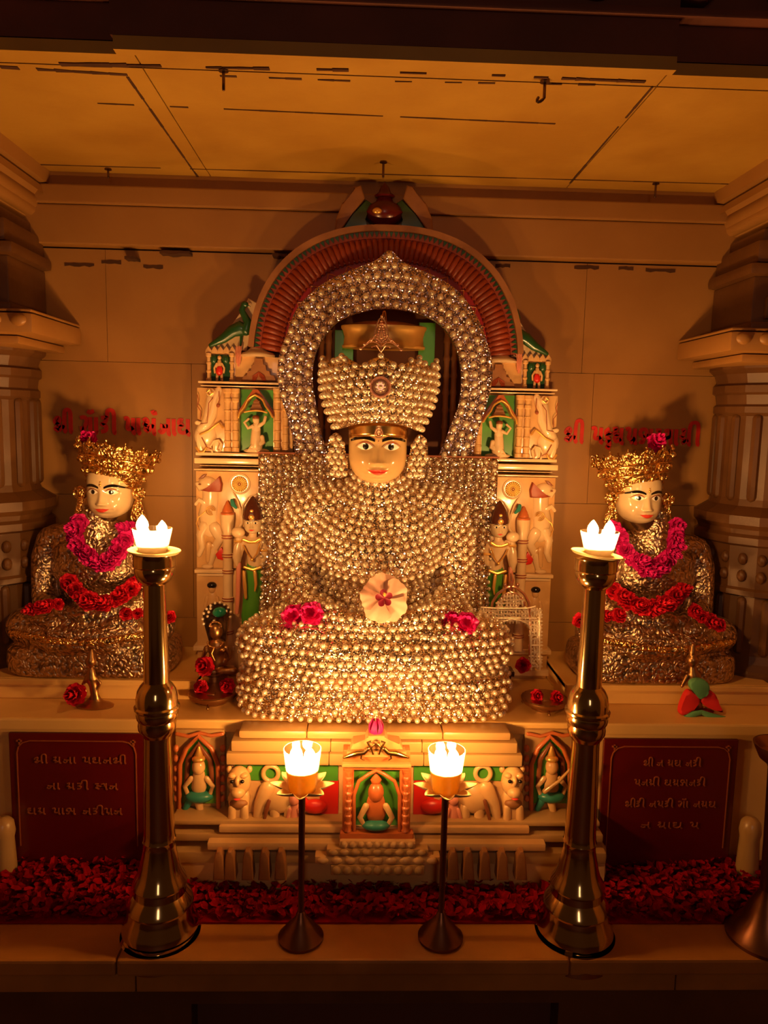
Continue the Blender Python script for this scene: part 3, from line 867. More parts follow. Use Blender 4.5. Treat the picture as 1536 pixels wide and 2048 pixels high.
# face
hw = .0692                                       # half width of the face
chin = .540
Mx = Matrix.Translation((-.004, -.012, chin)) @ Matrix.Scale(hw, 4)
make_face(Tm, Mx, M['skin'])
# gilded forehead band with its drop ornament
mb = MB()
def bandf(u, v):
    z = 1.64+.42*v; a = (u-.5)*2.9
    x = math.sin(a)*1.03; zz = z
    y = -math.cos(a)*1.12-.05
    return Vector((x, y, zz-(.10*abs(math.sin(a))**2*(1-v))))
mb.grid(bandf, 40, 4)
ob = mb.xform(Mx)
fb = obj('forehead_band', ob, M['gold'], Tm, ang=180)
so = fb.modifiers.new('t', 'SOLIDIFY'); so.thickness = .003
mb = MB()
fy = -1.20
def drop(sc_, yy, n=24):
    return [(math.sin(a)*.125*sc_*(1-.25*math.cos(a)), 1.74-.16*sc_*math.cos(a)*-1*(1.25 if math.cos(a) > 0 else .9)) for a in [2*PI*i/n for i in range(n)]]
o1 = drop(1., 0)
mb.tube([(x, fy-.02, z) for x, z in o1], .022, 8, closed=True)
o2 = drop(.55, 0); mb.tube([(x, fy-.02, z) for x, z in o2], .018, 8, closed=True)
mb.ell((0, fy-.02, 1.72), (.035, .03, .035), 10, 8)
mb.tube([(x, fy+.0, z) for x, z in [(0, 1.50), (0, 1.45)]], .02, 8)
obj('forehead_ornament', mb.xform(Mx), M['ruby_metal'], Tm)

# ---------------------------------------------------------------- pearl crown
zc0 = W(765, 845, 1.675).z; zc1 = W(765, 733, 1.65).z
Hc = zc1-zc0
CY = YB-.012
Tc = thing('crown', 'tall flaring crown of pearls on the central statue', 'crown', (-.004, CY, zc0))
def crown_r(t): return .101+.036*math.sin(min(1., max(0., t)/.8)*PI/2)-.003*max(0., t-.8)/.2
mb = MB()
NC = 96
def scal(a): return .0+.019*abs(math.cos((a+PI/2)*4.5))**1.2
def cf(u, v):
    a = 2*PI*u; h = Hc*(1.)+scal(a)*v
    t = v; r_ = crown_r(t)
    # front dips lower at the temples
    z = t*(Hc)+scal(a)*t**3-.020*(1-t)*abs(math.cos(a))**2
    return Vector((r_*math.cos(a), r_*math.sin(a), z))
mb.grid(cf, NC, 16)
def ci(u, v):
    p = cf(u, v); k = 1-.009/max(.01, math.hypot(p.x, p.y)); return Vector((p.x*k, p.y*k, p.z))
mb.grid(lambda u, v: ci(1-u, v), NC, 16)
for v_ in (0, 1):
    mb.add([cf(i/NC, v_) for i in range(NC)]+[ci(i/NC, v_) for i in range(NC)], [(i, (i+1) % NC, NC+(i+1) % NC, NC+i) for i in range(NC)])
bmesh.ops.remove_doubles(mb.bm, verts=mb.bm.verts, dist=1e-5)
co = obj('crown_body', mb, M['foil'], Tc, ang=180)
br_c = Vector((0, -crown_r(.62), Hc*.62))
pts = row_pearls(co.data, lambda p: p.z+.012*abs(p.x)/.1, lambda p: math.atan2(p.x, -p.y), .0182, .0196, .0070,
                 lambda p, n: (n.x*p.x+n.y*p.y) > 0 and p.y < .03 and (p-br_c).length > .024 and p.z > .005-.020*abs(p.x/max(.05, math.hypot(p.x, p.y)))**2 and math.hypot(p.x, p.y) > crown_r(p.z/Hc if p.z < Hc else 1)-.004, 60000)
for i in range(9):
    a = -PI/2+2*PI*i/9
    if math.sin(a) < .3: pts.append(Vector((crown_r(1)*math.cos(a), crown_r(1)*math.sin(a), Hc+.022)))
add_pearls(Tc, pts, .0070)
# round brooch
y0 = -crown_r(.62)-.004
Rx = Matrix.Rotation(PI/2, 4, 'X')
bz = W(767, 775, 1.66).z-zc0
mb = MB()
mb.lathe([(0, .004), (.012, .006), (.0185, .003), (.0205, .006), (.023, .003), (.0235, 0)], n=36)
mb.xform(Matrix.Translation((.0, y0, bz)) @ Rx)
bo = obj('brooch', mb, M['ruby_metal'], Tc)
mb = MB()
for i in range(8):
    a = 2*PI*i/8; mb.ell((.0095*math.cos(a), y0-.0065, bz+.0095*math.sin(a)), (.0026, .002, .0026), 8, 6)
mb.ell((0, y0-.0075, bz), (.004, .003, .004), 10, 8)
obj('gemstone', mb, M['pearl'], bo)
mb = MB()
for i in range(40):
    a = 2*PI*i/40; mb.ell((.0215*math.cos(a), y0-.006, bz+.0215*math.sin(a)), (.0013, .0013, .0013), 6, 4)
obj('beaded_rim', mb, M['ruby_metal'], bo)
# filigree finial above the crown
fz = W(768, 700, 1.70).z-zc0; ft = W(768, 640, 1.70).z-zc0
mb = MB(); fy = -crown_r(1)*.95
h = ft-fz
for k in (1., .62, .3):
    o_ = [(math.sin(a)*.015*k*(1 if True else 1), fz+h*.36+(h*.60*k if math.cos(a) > 0 else h*.20*k)*math.cos(a)*(1. if math.cos(a) < 0 else abs(math.cos(a))**.5)) for a in [2*PI*i/28 for i in range(28)]]
    mb.tube([(x, fy, z) for x, z in o_], .0016, 8, closed=True)
for i in range(9):
    for s in (-1, 1): mb.ell((s*.010*(1-i/9), fy-.001, fz+h*.2+i*h*.08), .0022, 8, 6)
for s in (-1, 1):
    for q, (w_, hh) in enumerate(((.044, .002), (.036, .012), (.022, .022))):
        pts_ = [(s*w_*t, fy, fz+hh+.010*math.sin(t*PI*1.2)-.002*q) for t in (0, .2, .4, .6, .8, 1.)]
        mb.tube(pts_, .0015, 6)
        mb.ell((s*w_, fy, fz+hh+.010*math.sin(PI*1.2)), .0036, 8, 6)
for s in (-1, 1): mb.tube([(0, fy, fz-.01), (s*.01, fy, fz+.004), (s*.02, fy, fz+.0)], .0014, 6)
mb.ell((0, fy, ft), .0028, 8, 6)
mb.tube([(0, fy, fz-.02), (0, fy, ft)], .0014, 6)
obj('finial', mb, M['ruby_metal'], Tc)

# ---------------------------------------------------------------- pearl ear ornaments
def ear(s):
    z1 = W(768, 868, 1.73).z; z0 = W(768, 958, 1.73).z
    T = thing('ear_ornament', 'long pearl-studded ear ornament on the %s side of the large statue face' % ('left' if s < 0 else 'right'), 'ear ornament', (s*.092-.004, 1.752, z0), 'pearl ear ornaments')
    H = z1-z0
    out = []
    for x, z in ((-.006, .0), (.012, .0), (.022, .008), (.024, .022), (.020, .04), (.022, .06), (.024, .078), (.018, .098), (.004, .104), (-.012, .1), (-.020, .085), (-.023, .06), (-.020, .035), (-.020, .012)):
        out.append((s*-x*-1 if False else -s*x*-1, z*H/.104))
    out = [(s*-x, z*H/.104) for x, z in ((-.010, 0), (.010, 0), (.020, .008), (.022, .022), (.018, .04), (.016, .06), (.012, .078), (.002, .098), (-.006, .104), (-.016, .1), (-.024, .085), (-.026, .06), (-.024, .035), (-.020, .012))]
    mb = MB(); mb.prism(smooth_closed(out), -.006, .012, .003)
    o = obj('ornament_plate', mb, M['foil'], T)
    pk = Pack(.0150); pts = []
    from_poly = smooth_closed(out)
    for j in range(9):
        for i in range(-3, 4):
            p = Vector((i*.0152+(.0076 if j % 2 else 0)-s*-.0, -.006-.002, .009+j*.0138))
            if inside(p.x, p.z, from_poly, .0025): pts.append(p+Vector((jit(.001), 0, jit(.001))))
    add_pearls(T, pts, .0068)
def smooth_closed(pts, k=4):
    n = len(pts); out = []
    for i in range(n):
        p0, p1, p2, p3 = (pts[(i+j-1) % n] for j in range(4))
        for j in range(k):
            t = j/k
            out.append(tuple(.5*((2*b)+(-a+c)*t+(2*a-5*b+4*c-d)*t*t+(-a+3*b-3*c+d)*t**3) for a, b, c, d in zip(p0, p1, p2, p3)))
    return out
def dseg(px, pz, poly):
    m = 9.
    n = len(poly)
    for i in range(n):
        ax, az = poly[i]; bx, bz_ = poly[(i+1) % n]
        dx, dz = bx-ax, bz_-az; l = dx*dx+dz*dz or 1e-9
        t = max(0., min(1., ((px-ax)*dx+(pz-az)*dz)/l))
        m = min(m, math.hypot(px-ax-dx*t, pz-az-dz*t))
    return m
def inside(x, z, poly, marg=0.):
    c = False; n = len(poly)
    for i in range(n):
        ax, az = poly[i]; bx, bz_ = poly[(i+1) % n]
        if (az > z) != (bz_ > z) and x < (bx-ax)*(z-az)/(bz_-az)+ax: c = not c
    return c and (marg <= 0 or dseg(x, z, poly) > marg)
ear(-1); ear(1)

# ---------------------------------------------------------------- flat pearl panel behind the torso
a = W(516, 910, 1.90); b = W(998, 914, 1.90)
bw = (b.x-a.x)/2; bc = (a.x+b.x)/2; bt = (a.z+b.z)/2; bb = SHELF+.112
Tp = thing('backrest_panel', 'upright rectangular pearl panel behind the shoulders of the large statue', 'panel', (bc, 1.905, bb))
po = obj('panel_board', MB().box(-bw, bw, -.002, .022, 0, bt-bb, .003), M['foil'], Tp)
obj('dark_edging', MB().box(-bw-.002, bw+.002, .0, .024, bt-bb, bt-bb+.004), M['groove'], Tp, False)
pts = []
nrow = int((bt-bb)/.0196)
for j in range(nrow):
    z = bt-bb-.012-j*.0196
    if z < .05: break
    n = int(2*bw/.0212)
    for i in range(n):
        x = -bw+.012+i*(2*bw-.024)/(n-1)
        if abs(x+bc) < .07: continue
        pts.append(Vector((x+jit(.0022), -.0045, z+jit(.0022)+.003*math.sin(x*30))))
pts.sort(key=lambda p: (0 if abs(p.x) > .17 else 1, -p.z))
def put_pearls(T, pts, r, near=100):
    for p in pts[:near]:
        o = bpy.data.objects.new('pearl', pearl_mesh(r)); COL.objects.link(o); o.location = p; place(o, T)
    if pts[near:]:
        mb = MB()
        for p in pts[near:]: mb.ell(p, r, 14, 9)
        obj('pearl_covering', mb, M['pearl'], T, ang=180, kind='stuff')
put_pearls(Tp, pts, .0060)

# ---------------------------------------------------------------- pearl aureole round the head
OUT = [(591, 908), (577, 840), (563, 797), (556, 759), (558, 713), (574, 667), (591, 622), (620, 588), (655, 562), (697, 543), (735, 528), (757, 518), (779, 500), (806, 524), (830, 536), (868, 552), (900, 570), (929, 597), (957, 640), (972, 678), (984, 727), (983, 769), (972, 812), (958, 857), (944, 910)]
INN = [(655, 908), (641, 857), (630, 797), (625, 752), (632, 706), (651, 671), (676, 643), (718, 625), (771, 617), (830, 625), (873, 644), (897, 668), (915, 706), (922, 752), (918, 805), (899, 857), (878, 910)]
DA = 1.87
o3 = [(W(x, y, DA).x, W(x, y, DA).z) for x, y in OUT]; i3 = [(W(x, y, DA).x, W(x, y, DA).z) for x, y in INN]
def open_smooth(p): return smooth_pts(p, 4)
o3 = open_smooth(o3); i3 = open_smooth(i3)
ax0 = .0; az0 = bt
Ta = thing('halo', 'horseshoe-shaped pearl aureole with a pointed top around the crown', 'halo', (ax0, DA, az0), world=True)
def resamp(p, n):
    L = [0.]
    for i in range(len(p)-1): L.append(L[-1]+math.hypot(p[i+1][0]-p[i][0], p[i+1][1]-p[i][1]))
    out = []; j = 0
    for k in range(n+1):
        t = L[-1]*k/n
        while j < len(L)-2 and L[j+1] < t: j += 1
        f = (t-L[j])/(L[j+1]-L[j]); out.append((p[j][0]+(p[j+1][0]-p[j][0])*f, p[j][1]+(p[j+1][1]-p[j][1])*f))
    return out
NN = 96
o4 = resamp(o3, NN); i4 = resamp(i3, NN)
mb = MB(); vs = []
for k in range(NN+1):
    (xo, zo), (xi, zi) = o4[k], i4[k]
    vs += [(xo, DA-.004, zo), (xi, DA-.004, zi), (xi, DA+.012, zi), (xo, DA+.012, zo)]
mb.add([Vector(v) for v in vs], [(k*4+j, k*4+(j+1) % 4, (k+1)*4+(j+1) % 4, (k+1)*4+j) for k in range(NN) for j in range(4)]+[(0, 1, 2, 3), (NN*4+3, NN*4+2, NN*4+1, NN*4)])
obj('halo_plate', mb, M['foil_v'], Ta)
poly = o3+list(reversed(i3)); 
rows = {}
rr = random.Random(5); pk = Pack(.0222); pts = []
x0, x1 = min(p[0] for p in o3), max(p[0] for p in o3); z0, z1 = min(p[1] for p in o3), max(p[1] for p in o3)
inner_poly = i3
cand = []
for i in range(60000):
    x = rr.uniform(x0, x1); z = rr.uniform(z0, z1)
    if not inside(x, z, poly): continue
    cand.append((x, z))
def dline(x, z, line):
    m = 9.
    for i in range(0, len(line)-1):
        ax, az = line[i]; bx, bz_ = line[i+1]; dx, dz = bx-ax, bz_-az; l = dx*dx+dz*dz or 1e-9
        t = max(0., min(1., ((x-ax)*dx+(z-az)*dz)/l)); m = min(m, math.hypot(x-ax-dx*t, z-az-dz*t))
    return m
cc = []
for x, z in cand:
    di = dline(x, z, i3); do = dline(x, z, o3)
    if do < .0075 or di < .0075: continue
    cc.append((x, z, di, do))
for x, z, di, do in sorted(cc, key=lambda c: (round((c[2]-.010)/.0228), math.atan2(c[1]-1.62, c[0]))):
    k = (di-.010)/.0228
    if abs(k-round(k)) > .06: continue
    p = Vector((x, DA-.0075, z))
    if pk.ok(p): pk.put(p); pts.append(p)
random.Random(2).shuffle(cc)
for x, z, di, do in cc:
    p = Vector((x, DA-.0075, z))
    if pk.ok(p, .98): pk.put(p); pts.append(p)
put_pearls(Ta, sorted(pts, key=lambda p: -p.z), .0080)
# ================================================================== LAMPS
def glass_light(T_label, loc, rb, rt, h, fill, fl, name='glass_candle', group='burning glass candles', col='wax', fs=1.):
    """glass cup with burning wicks; origin at the cup's base"""
    t = thing(name, T_label, 'candle', loc, group)
    r = lambda z: rb+(rt-rb)*z/h
    mb = MB(); mb.lathe([(0, .0), (rb, .0), (r(h*.5), h*.5), (rt, h), (rt-.0016, h), (r(h*.5)-.0016, h*.5), (rb-.0016, .002), (0, .002)], n=36)
    obj('glass_cup', mb, M['glass'], t)
    mb = MB(); mb.lathe([(0, .0025), (rb-.0019, .0025), (r(fill)-.0019, fill), (0, fill)], n=36)
    obj('lamp_oil' if col == 'oil' else 'candle_wax', mb, M[col], t)
    for x, y, z, s in fl:
        k = s*fs
        prof = [(.0, 0), (.0040*k, .0012*k), (.0070*k, .005*k), (.0078*k, .009*k), (.0068*k, .0135*k), (.0044*k, .0175*k), (.0016*k, .021*k), (0, .0225*k)]
        mb = MB(); mb.tube([(x, y, fill-.002), (x, y, z+.003)], .0009, 6)
        w = obj('wick', mb, M['black'], t)
        mb = MB(); mb.lathe(prof, (x, y, z), 12)
        obj('flame', mb, M['flame'], w)
    return t
def tall_stand(xc, yc, px, lst, label, tilt=0.):
    t = thing('lamp_stand', label, 'lamp stand', (xc, yc, KERB), 'tall brass lamp stands')
    pr = []
    for y, r_ in lst:
        z = W(px, y, yc).z-KERB; pr.append((r_*yc/FPX, z))
    pr.sort(key=lambda p: p[1]); pr[0] = (pr[0][0], 0.)
    def seg(z0, z1): return [p for p in pr if z0-1e-6 <= p[1] <= z1+1e-6]
    zb = W(px, 1690, yc).z-KERB; zc0_ = W(px, 1470, yc).z-KERB; zc1_ = W(px, 1362, yc).z-KERB; zt_ = W(px, 1168, yc).z-KERB
    for nm, a, b in (('base', -1, zb), ('lower_shaft', zb, zc0_), ('collar', zc0_, zc1_), ('upper_shaft', zc1_, zt_), ('bowl', zt_, 9)):
        s = seg(a, b)
        if s[0][1] > a and a > 0:
            prev = [p for p in pr if p[1] < a]
            if prev: s = [(prev[-1][0]+(s[0][0]-prev[-1][0])*(a-prev[-1][1])/(s[0][1]-prev[-1][1]), a)]+s
        if s[-1][1] < b and b < 9:
            nx = [p for p in pr if p[1] > b]
            if nx: s = s+[(s[-1][0]+(nx[0][0]-s[-1][0])*(b-s[-1][1])/(nx[0][1]-s[-1][1]), b)]
        obj(nm, MB().lathe(s, n=56), M['brass'], t, ang=25)
    zp = pr[-1][1]
    mb = MB(); mb.lathe([(0, 0), (.046, .0), (.0495, .0035), (.0505, .0045), (.0495, .0055), (.046, .003), (0, .002)], n=56)
    mb.xform(Matrix.Translation((0, 0, zp+abs(math.sin(tilt))*.04)) @ Matrix.Rotation(tilt, 4, 'Y'))
    obj('drip_plate', mb, M['plate'], t, ang=25)
    return zp+abs(math.sin(tilt))*.04+.003
prof_l = [(1904, 84), (1896, 86), (1880, 85), (1868, 78), (1856, 77), (1850, 80), (1838, 78), (1822, 69), (1808, 67), (1803, 70), (1795, 67), (1780, 55), (1768, 53), (1763, 57), (1757, 55), (1745, 47), (1730, 42), (1700, 35), (1690, 33), (1682, 33), (1677, 35), (1672, 33), (1660, 32), (1600, 31), (1520, 29), (1480, 28), (1470, 29), (1464, 33), (1456, 38), (1447, 39), (1438, 38), (1434, 41), (1425, 43), (1419, 42), (1415, 46), (1411, 46), (1408, 42), (1395, 42), (1380, 39), (1370, 33), (1366, 29), (1362, 25.5), (1340, 25.5), (1290, 24), (1200, 22.5), (1168, 22), (1165, 26), (1158, 34), (1148, 39), (1138, 40.5), (1134, 39.5), (1131, 42), (1118, 42), (1110, 42), (1107, 43)]
XS = (-.397-.002+.043+-.041)
pL = W(314, 1300, 1.42); pR = W(1180, 1300, 1.42)
xl, xr = W(313, 1150, 1.42).x, W(1193, 1150, 1.42).x
xl = (xl+W(318, 1860, 1.42).x)/2; xr = (xr+W(1147, 1860, 1.42).x)/2
h1 = tall_stand(xl, 1.42, 314, prof_l, 'tall polished brass lamp stand on the left, in front of the left statue', R(2.5))
prof_r = [(y+9 if y < 1500 else y+4, r_*1.02) for y, r_ in prof_l]
h2 = tall_stand(xr, 1.42, 1190, prof_r, 'tall polished brass lamp stand on the right, in front of the right statue', R(7))
glass_light('wide glass candle with two flames on top of the left tall stand', (xl-.003, 1.42, KERB+h1+.0005), .0275, .0375, .044, .013, [(-.019, 0, .036, 1.5), (.020, -.004, .032, 1.25)])
glass_light('wide glass candle with two flames on the tilted plate of the right tall stand', (xr+.004, 1.42, KERB+h2+.001), .0265, .0375, .044, .013, [(-.014, 0, .035, 1.4), (.018, -.002, .035, 1.4)])

def star_stand(px, label, lc):
    yc = 1.40
    xc = (W(px[0], 1560, yc).x+W(px[1], 1880, yc).x)/2
    t = thing('lamp_stand', label, 'lamp stand', (xc, yc, KERB), 'slim star-topped lamp stands')
    zt_ = W(768, 1583, yc).z-KERB
    mb = MB(); mb.lathe([(.046, 0), (.0465, .006), (.040, .012), (.030, .026), (.019, .038), (.012, .048), (.009, .056), (.0065, .060)], n=40)
    obj('base', mb, M['darkpole'], t)
    mb = MB(); mb.lathe([(.0065, .058), (.0062, zt_*.5), (.0068, zt_-.01), (.012, zt_-.003), (.018, zt_)], n=20)
    obj('pole', mb, M['darkpole'], t)
    mb = MB(); n = 8; k = 6
    def sf(u, v):
        a = 2*PI*u; q = abs(((u*n) % 1)-.5)*2      # 1 between the points, 0 at a point
        q = 1-q; q = abs(((u*n+.5) % 1)*2-1)
        r_ = .018+v*(.020+.026*(1-q)**1.1)
        z = zt_+.000+.014*v**1.5*(1)+.004*(1-q)*v**3
        return Vector((r_*math.cos(a), r_*math.sin(a), z))
    mb.grid(sf, 96, 6)
    bmesh.ops.remove_doubles(mb.bm, verts=mb.bm.verts, dist=1e-5)
    so = obj('star_saucer', mb, M['plate'], t, ang=60)
    m_ = so.modifiers.new('t', 'SOLIDIFY'); m_.thickness = .0016
    obj('saucer_disc', MB().lathe([(0, zt_), (.019, zt_), (.019, zt_+.002), (0, zt_+.002)], n=32), M['brass'], t)
    h = W(768, 1497, yc).z-W(768, 1583, yc).z
    glass_light(lc, (xc, yc, KERB+zt_+.0025), .027, .0375, h*.96, h*.52, [(-.012, 0, h*.66, 1.6), (.014, .004, h*.62, 1.45)], col='oil', group='burning oil glasses', name='oil_lamp')
star_stand((606, 600), 'slim dark lamp stand with star saucer, left of the carved shrine niche', 'glass oil lamp with two flames on the left star saucer')
star_stand((888, 884), 'slim dark lamp stand with star saucer, right of the carved shrine niche', 'glass oil lamp with two flames on the right star saucer')

# stand cut by the right edge of the view
px_ = W(1548, 1660, 1.40).x
t = thing('lamp_stand', 'unlit dark lamp stand cut off by the right edge', 'lamp stand', (px_, 1.40, KERB))
zt_ = W(1540, 1490, 1.40).z-KERB
obj('base', MB().lathe([(.075, 0), (.076, .008), (.068, .014), (.058, .03), (.045, .045), (.036, .07), (.028, .085), (.02, .10), (.017, .11)], n=40), M['darkpole'], t)
obj('pole', MB().lathe([(.017, .108), (.018, zt_*.5), (.022, zt_-.05), (.024, zt_-.045)], n=24), M['darkpole'], t)
obj('bowl', MB().lathe([(.02, zt_-.046), (.04, zt_-.03), (.05, zt_-.008), (.053, zt_), (.049, zt_), (.04, zt_-.02), (0, zt_-.03)], n=40), M['oldbrass'], t)

# room light: one far lamp behind the camera, and the faint glow of the room
la = bpy.data.lights.new('room_lamp', 'AREA'); la.shape = 'RECTANGLE'; la.size = .25; la.size_y = 1.2; la.energy = 7.; la.color = (1., .62, .42)
lo = bpy.data.objects.new('room_lamp', la); COL.objects.link(lo); lo.location = (.05, -2.2, 2.0); lo.rotation_euler = (R(84), 0, 0)
w = bpy.data.worlds.new('room'); sc.world = w; w.use_nodes = True
w.node_tree.nodes['Background'].inputs[0].default_value = (1., .30, .06, 1); w.node_tree.nodes['Background'].inputs[1].default_value = .03
sc.view_settings.view_transform = 'Standard'; sc.view_settings.look = 'None'; sc.view_settings.gamma = 1.0; sc.view_settings.use_curve_mapping = False
sc.view_settings.exposure = 0.0
sc.cycles.max_bounces = 6; sc.cycles.transparent_max_bounces = 8
sc.cycles.sample_clamp_indirect = 3.0
sc.cycles.use_light_tree = True
try:
    sc.cycles.use_denoising = True; sc.cycles.denoiser = 'OPENIMAGEDENOISE'
except Exception: pass
M['hairdark'] = mat('dark_brown_lacquer', (.07, .015, .008), .25, coat=.5)
# ================================================================== CARVED SURROUND
S = M['stone']
class Rel:
    """relief carving measured in the photograph's left half (or right) at depth d, mirrored when sx = 1"""
    def __init__(s, d, sx, side=-1): s.d = d; s.sx = sx; s.side = side
    def P(s, px, py, dy=0.):
        p = W(px, py, s.d)
        return Vector((p.x*(1 if s.sx == s.side else -1), s.d+dy, p.z))
    def k(s, r_): return r_*s.d/FPX
    def tube(s, mb, pts, r_, n=8, fl=.7, dy=0.):
        rr_ = [s.k(q) for q in r_] if hasattr(r_, '__len__') else s.k(r_)
        mb.tube([s.P(p[0], p[1], dy+(p[2] if len(p) > 2 else 0)) for p in pts], rr_, n, fl); return mb
    def ell(s, mb, px, py, rx, ry, t=None, dy=0., ang=0.):
        t = min(rx, ry) if t is None else t
        Mr = Matrix.Rotation(R(ang)*(1 if s.sx == s.side else -1), 3, 'Y')
        mb.ell(s.P(px, py, dy), (s.k(rx), s.k(t), s.k(ry)), 14, 10, Mr); return mb
    def box(s, mb, x0, y0, x1, y1, f, b, bev=.0015):
        """f,b: front/back offsets in depth (front negative)"""
        a = s.P(x0, y0); c = s.P(x1, y1)
        mb.box(min(a.x, c.x), max(a.x, c.x), s.d+f, s.d+b, min(a.z, c.z), max(a.z, c.z), bev); return mb
    def poly(s, mb, pts, f, b, bev=.0):
        o_ = [(s.P(*p).x, s.P(*p).z) for p in pts]
        mb.prism(o_, s.d+f, s.d+b, bev); return mb

def small_head(T, r, px, py, hw_px, dy, skin, name='head'):
    pass

def pier(sx):
    side = 'left' if sx < 0 else 'right'
    r = Rel(1.935, sx)
    base = r.P(455, 1440); base = Vector((base.x, 1.95, SHELF+.001))
    T = thing('carved_pier', 'carved marble pier on the %s of the large statue, with elephant, niche and attendant figure' % side, 'pier', base, 'carved piers', world=True)
    BK = .0845 # back of the stone against the wall
    mb = MB()
    r.box(mb, 393, 1140, 566, 1442, .0, BK)            # plinth
    r.box(mb, 391, 942, 566, 1139, .004, BK)
    r.box(mb, 393, 775, 478, 905, .006, BK); r.box(mb, 546, 775, 585, 905, .006, BK); r.box(mb, 478, 775, 546, 905, .03, BK)
    r.box(mb, 413, 700, 470, 764, .012, BK); r.box(mb, 470, 712, 560, 764, .010, BK)
    z_ = MB()
    a = mb
    o = obj('pier_block', a, S, T)
    zz = r.P(455, 1442).z
    obj('pier_foot', (lambda m: m.box(min(r.P(388, 1).x, r.P(566, 1).x), max(r.P(388, 1).x, r.P(566, 1).x), 1.925, 2.018, SHELF+.001, zz+.012, .002))(MB()), S, T)
    class Each:
        def __call__(q, *a): mb_ = MB(); r.box(mb_, *a); obj('moulding', mb_, M['stone_pale'], T)
    each = Each()
    each(398, 762, 562, 770, -.014, .05, .002); each(402, 770, 560, 776, -.008, .05, .002)
    each(392, 904, 566, 914, -.006, .05, .002); each(390, 915, 566, 930, -.012, .05, .003); each(400, 930, 566, 935, -.004, .05, .001)
    each(390, 936, 566, 943, -.018, .05, .003)
    each(391, 1137, 452, 1145, -.014, .05, .002); each(396, 1146, 450, 1152, -.006, .05, .002)
    each(388, 1290, 470, 1300, -.01, .05, .002); each(388, 1330, 470, 1342, -.014, .05, .002)
    # colonnettes
    for cx, y0, y1 in ((455, 777, 903), (471, 777, 903), (554, 777, 903), (571, 800, 903)):
        mb = MB(); w_ = r.k(6.2); p0 = r.P(cx, y1); p1 = r.P(cx, y0); H = p1.z-p0.z
        pf = []
        for t, k in ((0, 1.25), (.06, 1.25), (.07, 1.), (.14, 1.), (.15, 1.2), (.17, 1.2), (.18, .95), (.30, .95), (.31, 1.1), (.33, 1.1), (.34, .92), (.46, .92), (.47, 1.1), (.49, 1.1), (.5, .92), (.63, .92), (.64, 1.12), (.66, 1.12), (.67, .9), (.78, .9), (.80, 1.2), (.84, 1.2), (.86, .95), (.92, 1.), (.94, 1.35), (1., 1.4)): pf.append((w_*k, H*t))
        mb.lathe(pf, (p0.x, r.d+.002, p0.z), 16)
        obj('colonnette', mb, S, T, ang=30)
    # colonnettes of the small top niche
    for cx in (417, 463):
        mb = MB(); w_ = r.k(4); p0 = r.P(cx, 762); p1 = r.P(cx, 706); H = p1.z-p0.z
        mb.lathe([(w_*k, H*t) for t, k in ((0, 1.3), (.1, 1.3), (.12, .9), (.3, .9), (.32, 1.2), (.38, 1.2), (.4, .9), (.6, .9), (.62, 1.2), (.68, 1.2), (.7, .9), (.86, .9), (.9, 1.4), (1, 1.4))], (p0.x, r.d+.005, p0.z), 12)
        obj('colonnette', mb, S, T, ang=30)
    # green arched niche with a dancer
    mb = MB(); r.box(mb, 478, 778, 546, 904, .024, .032, 0)
    nb = obj('niche', mb, M['green'], T, False, label='green painted niche recess')
    mb = MB()
    ar = [(478, 835), (480, 826), (490, 814), (496, 800), (503, 794), (511, 790), (519, 794), (527, 800), (532, 812), (541, 824), (546, 834)]
    r.tube(mb, ar, 2.2, 8, 1.2, -.010)
    r.tube(mb, [(490, 824), (500, 822), (512, 821), (524, 822), (534, 825)], 1.8, 8, 1., -.008)
    obj('arch_trim', mb, M['goldpaint'], nb)
    mb = MB()
    r.poly(mb, [(477, 832), (478, 822), (494, 797), (506, 779), (516, 779), (530, 799), (547, 824), (547, 834), (538, 822), (530, 808), (519, 795), (511, 791), (503, 795), (495, 806), (488, 820)], -.004, .026, .001)
    obj('gable', mb, M['orange'], nb)
    mb = MB()
    r.poly(mb, [(497, 823), (503, 812), (508, 800), (512, 797), (517, 801), (521, 812), (527, 823)], .004, .026, .001)
    for k in range(4): r.tube(mb, [(501+k*2, 821-k*6), (524-k*2, 821-k*6)], 1.3, 6, 1., .004)
    obj('spire_relief', mb, M['stone_brown'], nb)
    mb = MB()
    r.tube(mb, [(512, 893), (511, 872), (512, 858)], [13, 10, 9], 12, .8, .006)          # body
    r.tube(mb, [(512, 858), (513, 848)], [9, 7], 10, .8, .004)
    r.ell(mb, 512, 840, 7, 8, 7, .0)
    r.tube(mb, [(518, 852), (528, 845), (531, 834)], [4, 3.4, 3], 8, 1, .0); r.tube(mb, [(506, 852), (496, 856), (489, 845), (497, 838)], [4, 3.4, 3, 2.6], 8, 1, .0)
    r.tube(mb, [(516, 890), (526, 884), (524, 874)], [6, 5.5, 4.5], 8, .9, .002); r.tube(mb, [(506, 892), (498, 898), (512, 900)], [6, 5, 4.5], 8, .9, .0)
    r.ell(mb, 512, 902, 26, 6, 10, .01)
    obj('dancer', mb, M['stone_pale'], nb)
    obj('hair', r.ell(MB(), 512, 835, 7.2, 5, 7, -.001), M['lid'], nb)
    # elephant with raised trunk
    mb = MB()
    r.ell(mb, 410, 872, 22, 26, 8, .006)
    r.tube(mb, [(404, 858), (416, 845), (424, 826), (427, 806), (432, 792), (437, 780)], [12, 12, 10, 8.5, 8, 7], 14, .8, .004)
    r.tube(mb, [(408, 855), (412, 836), (416, 812), (419, 795)], [9, 6, 5, 5], 10, .8, .0)
    r.ell(mb, 421, 785, 9, 9, 5, .0)
    r.tube(mb, [(394, 845), (404, 847), (416, 842)], [5, 4, 3], 8, .8, .0)
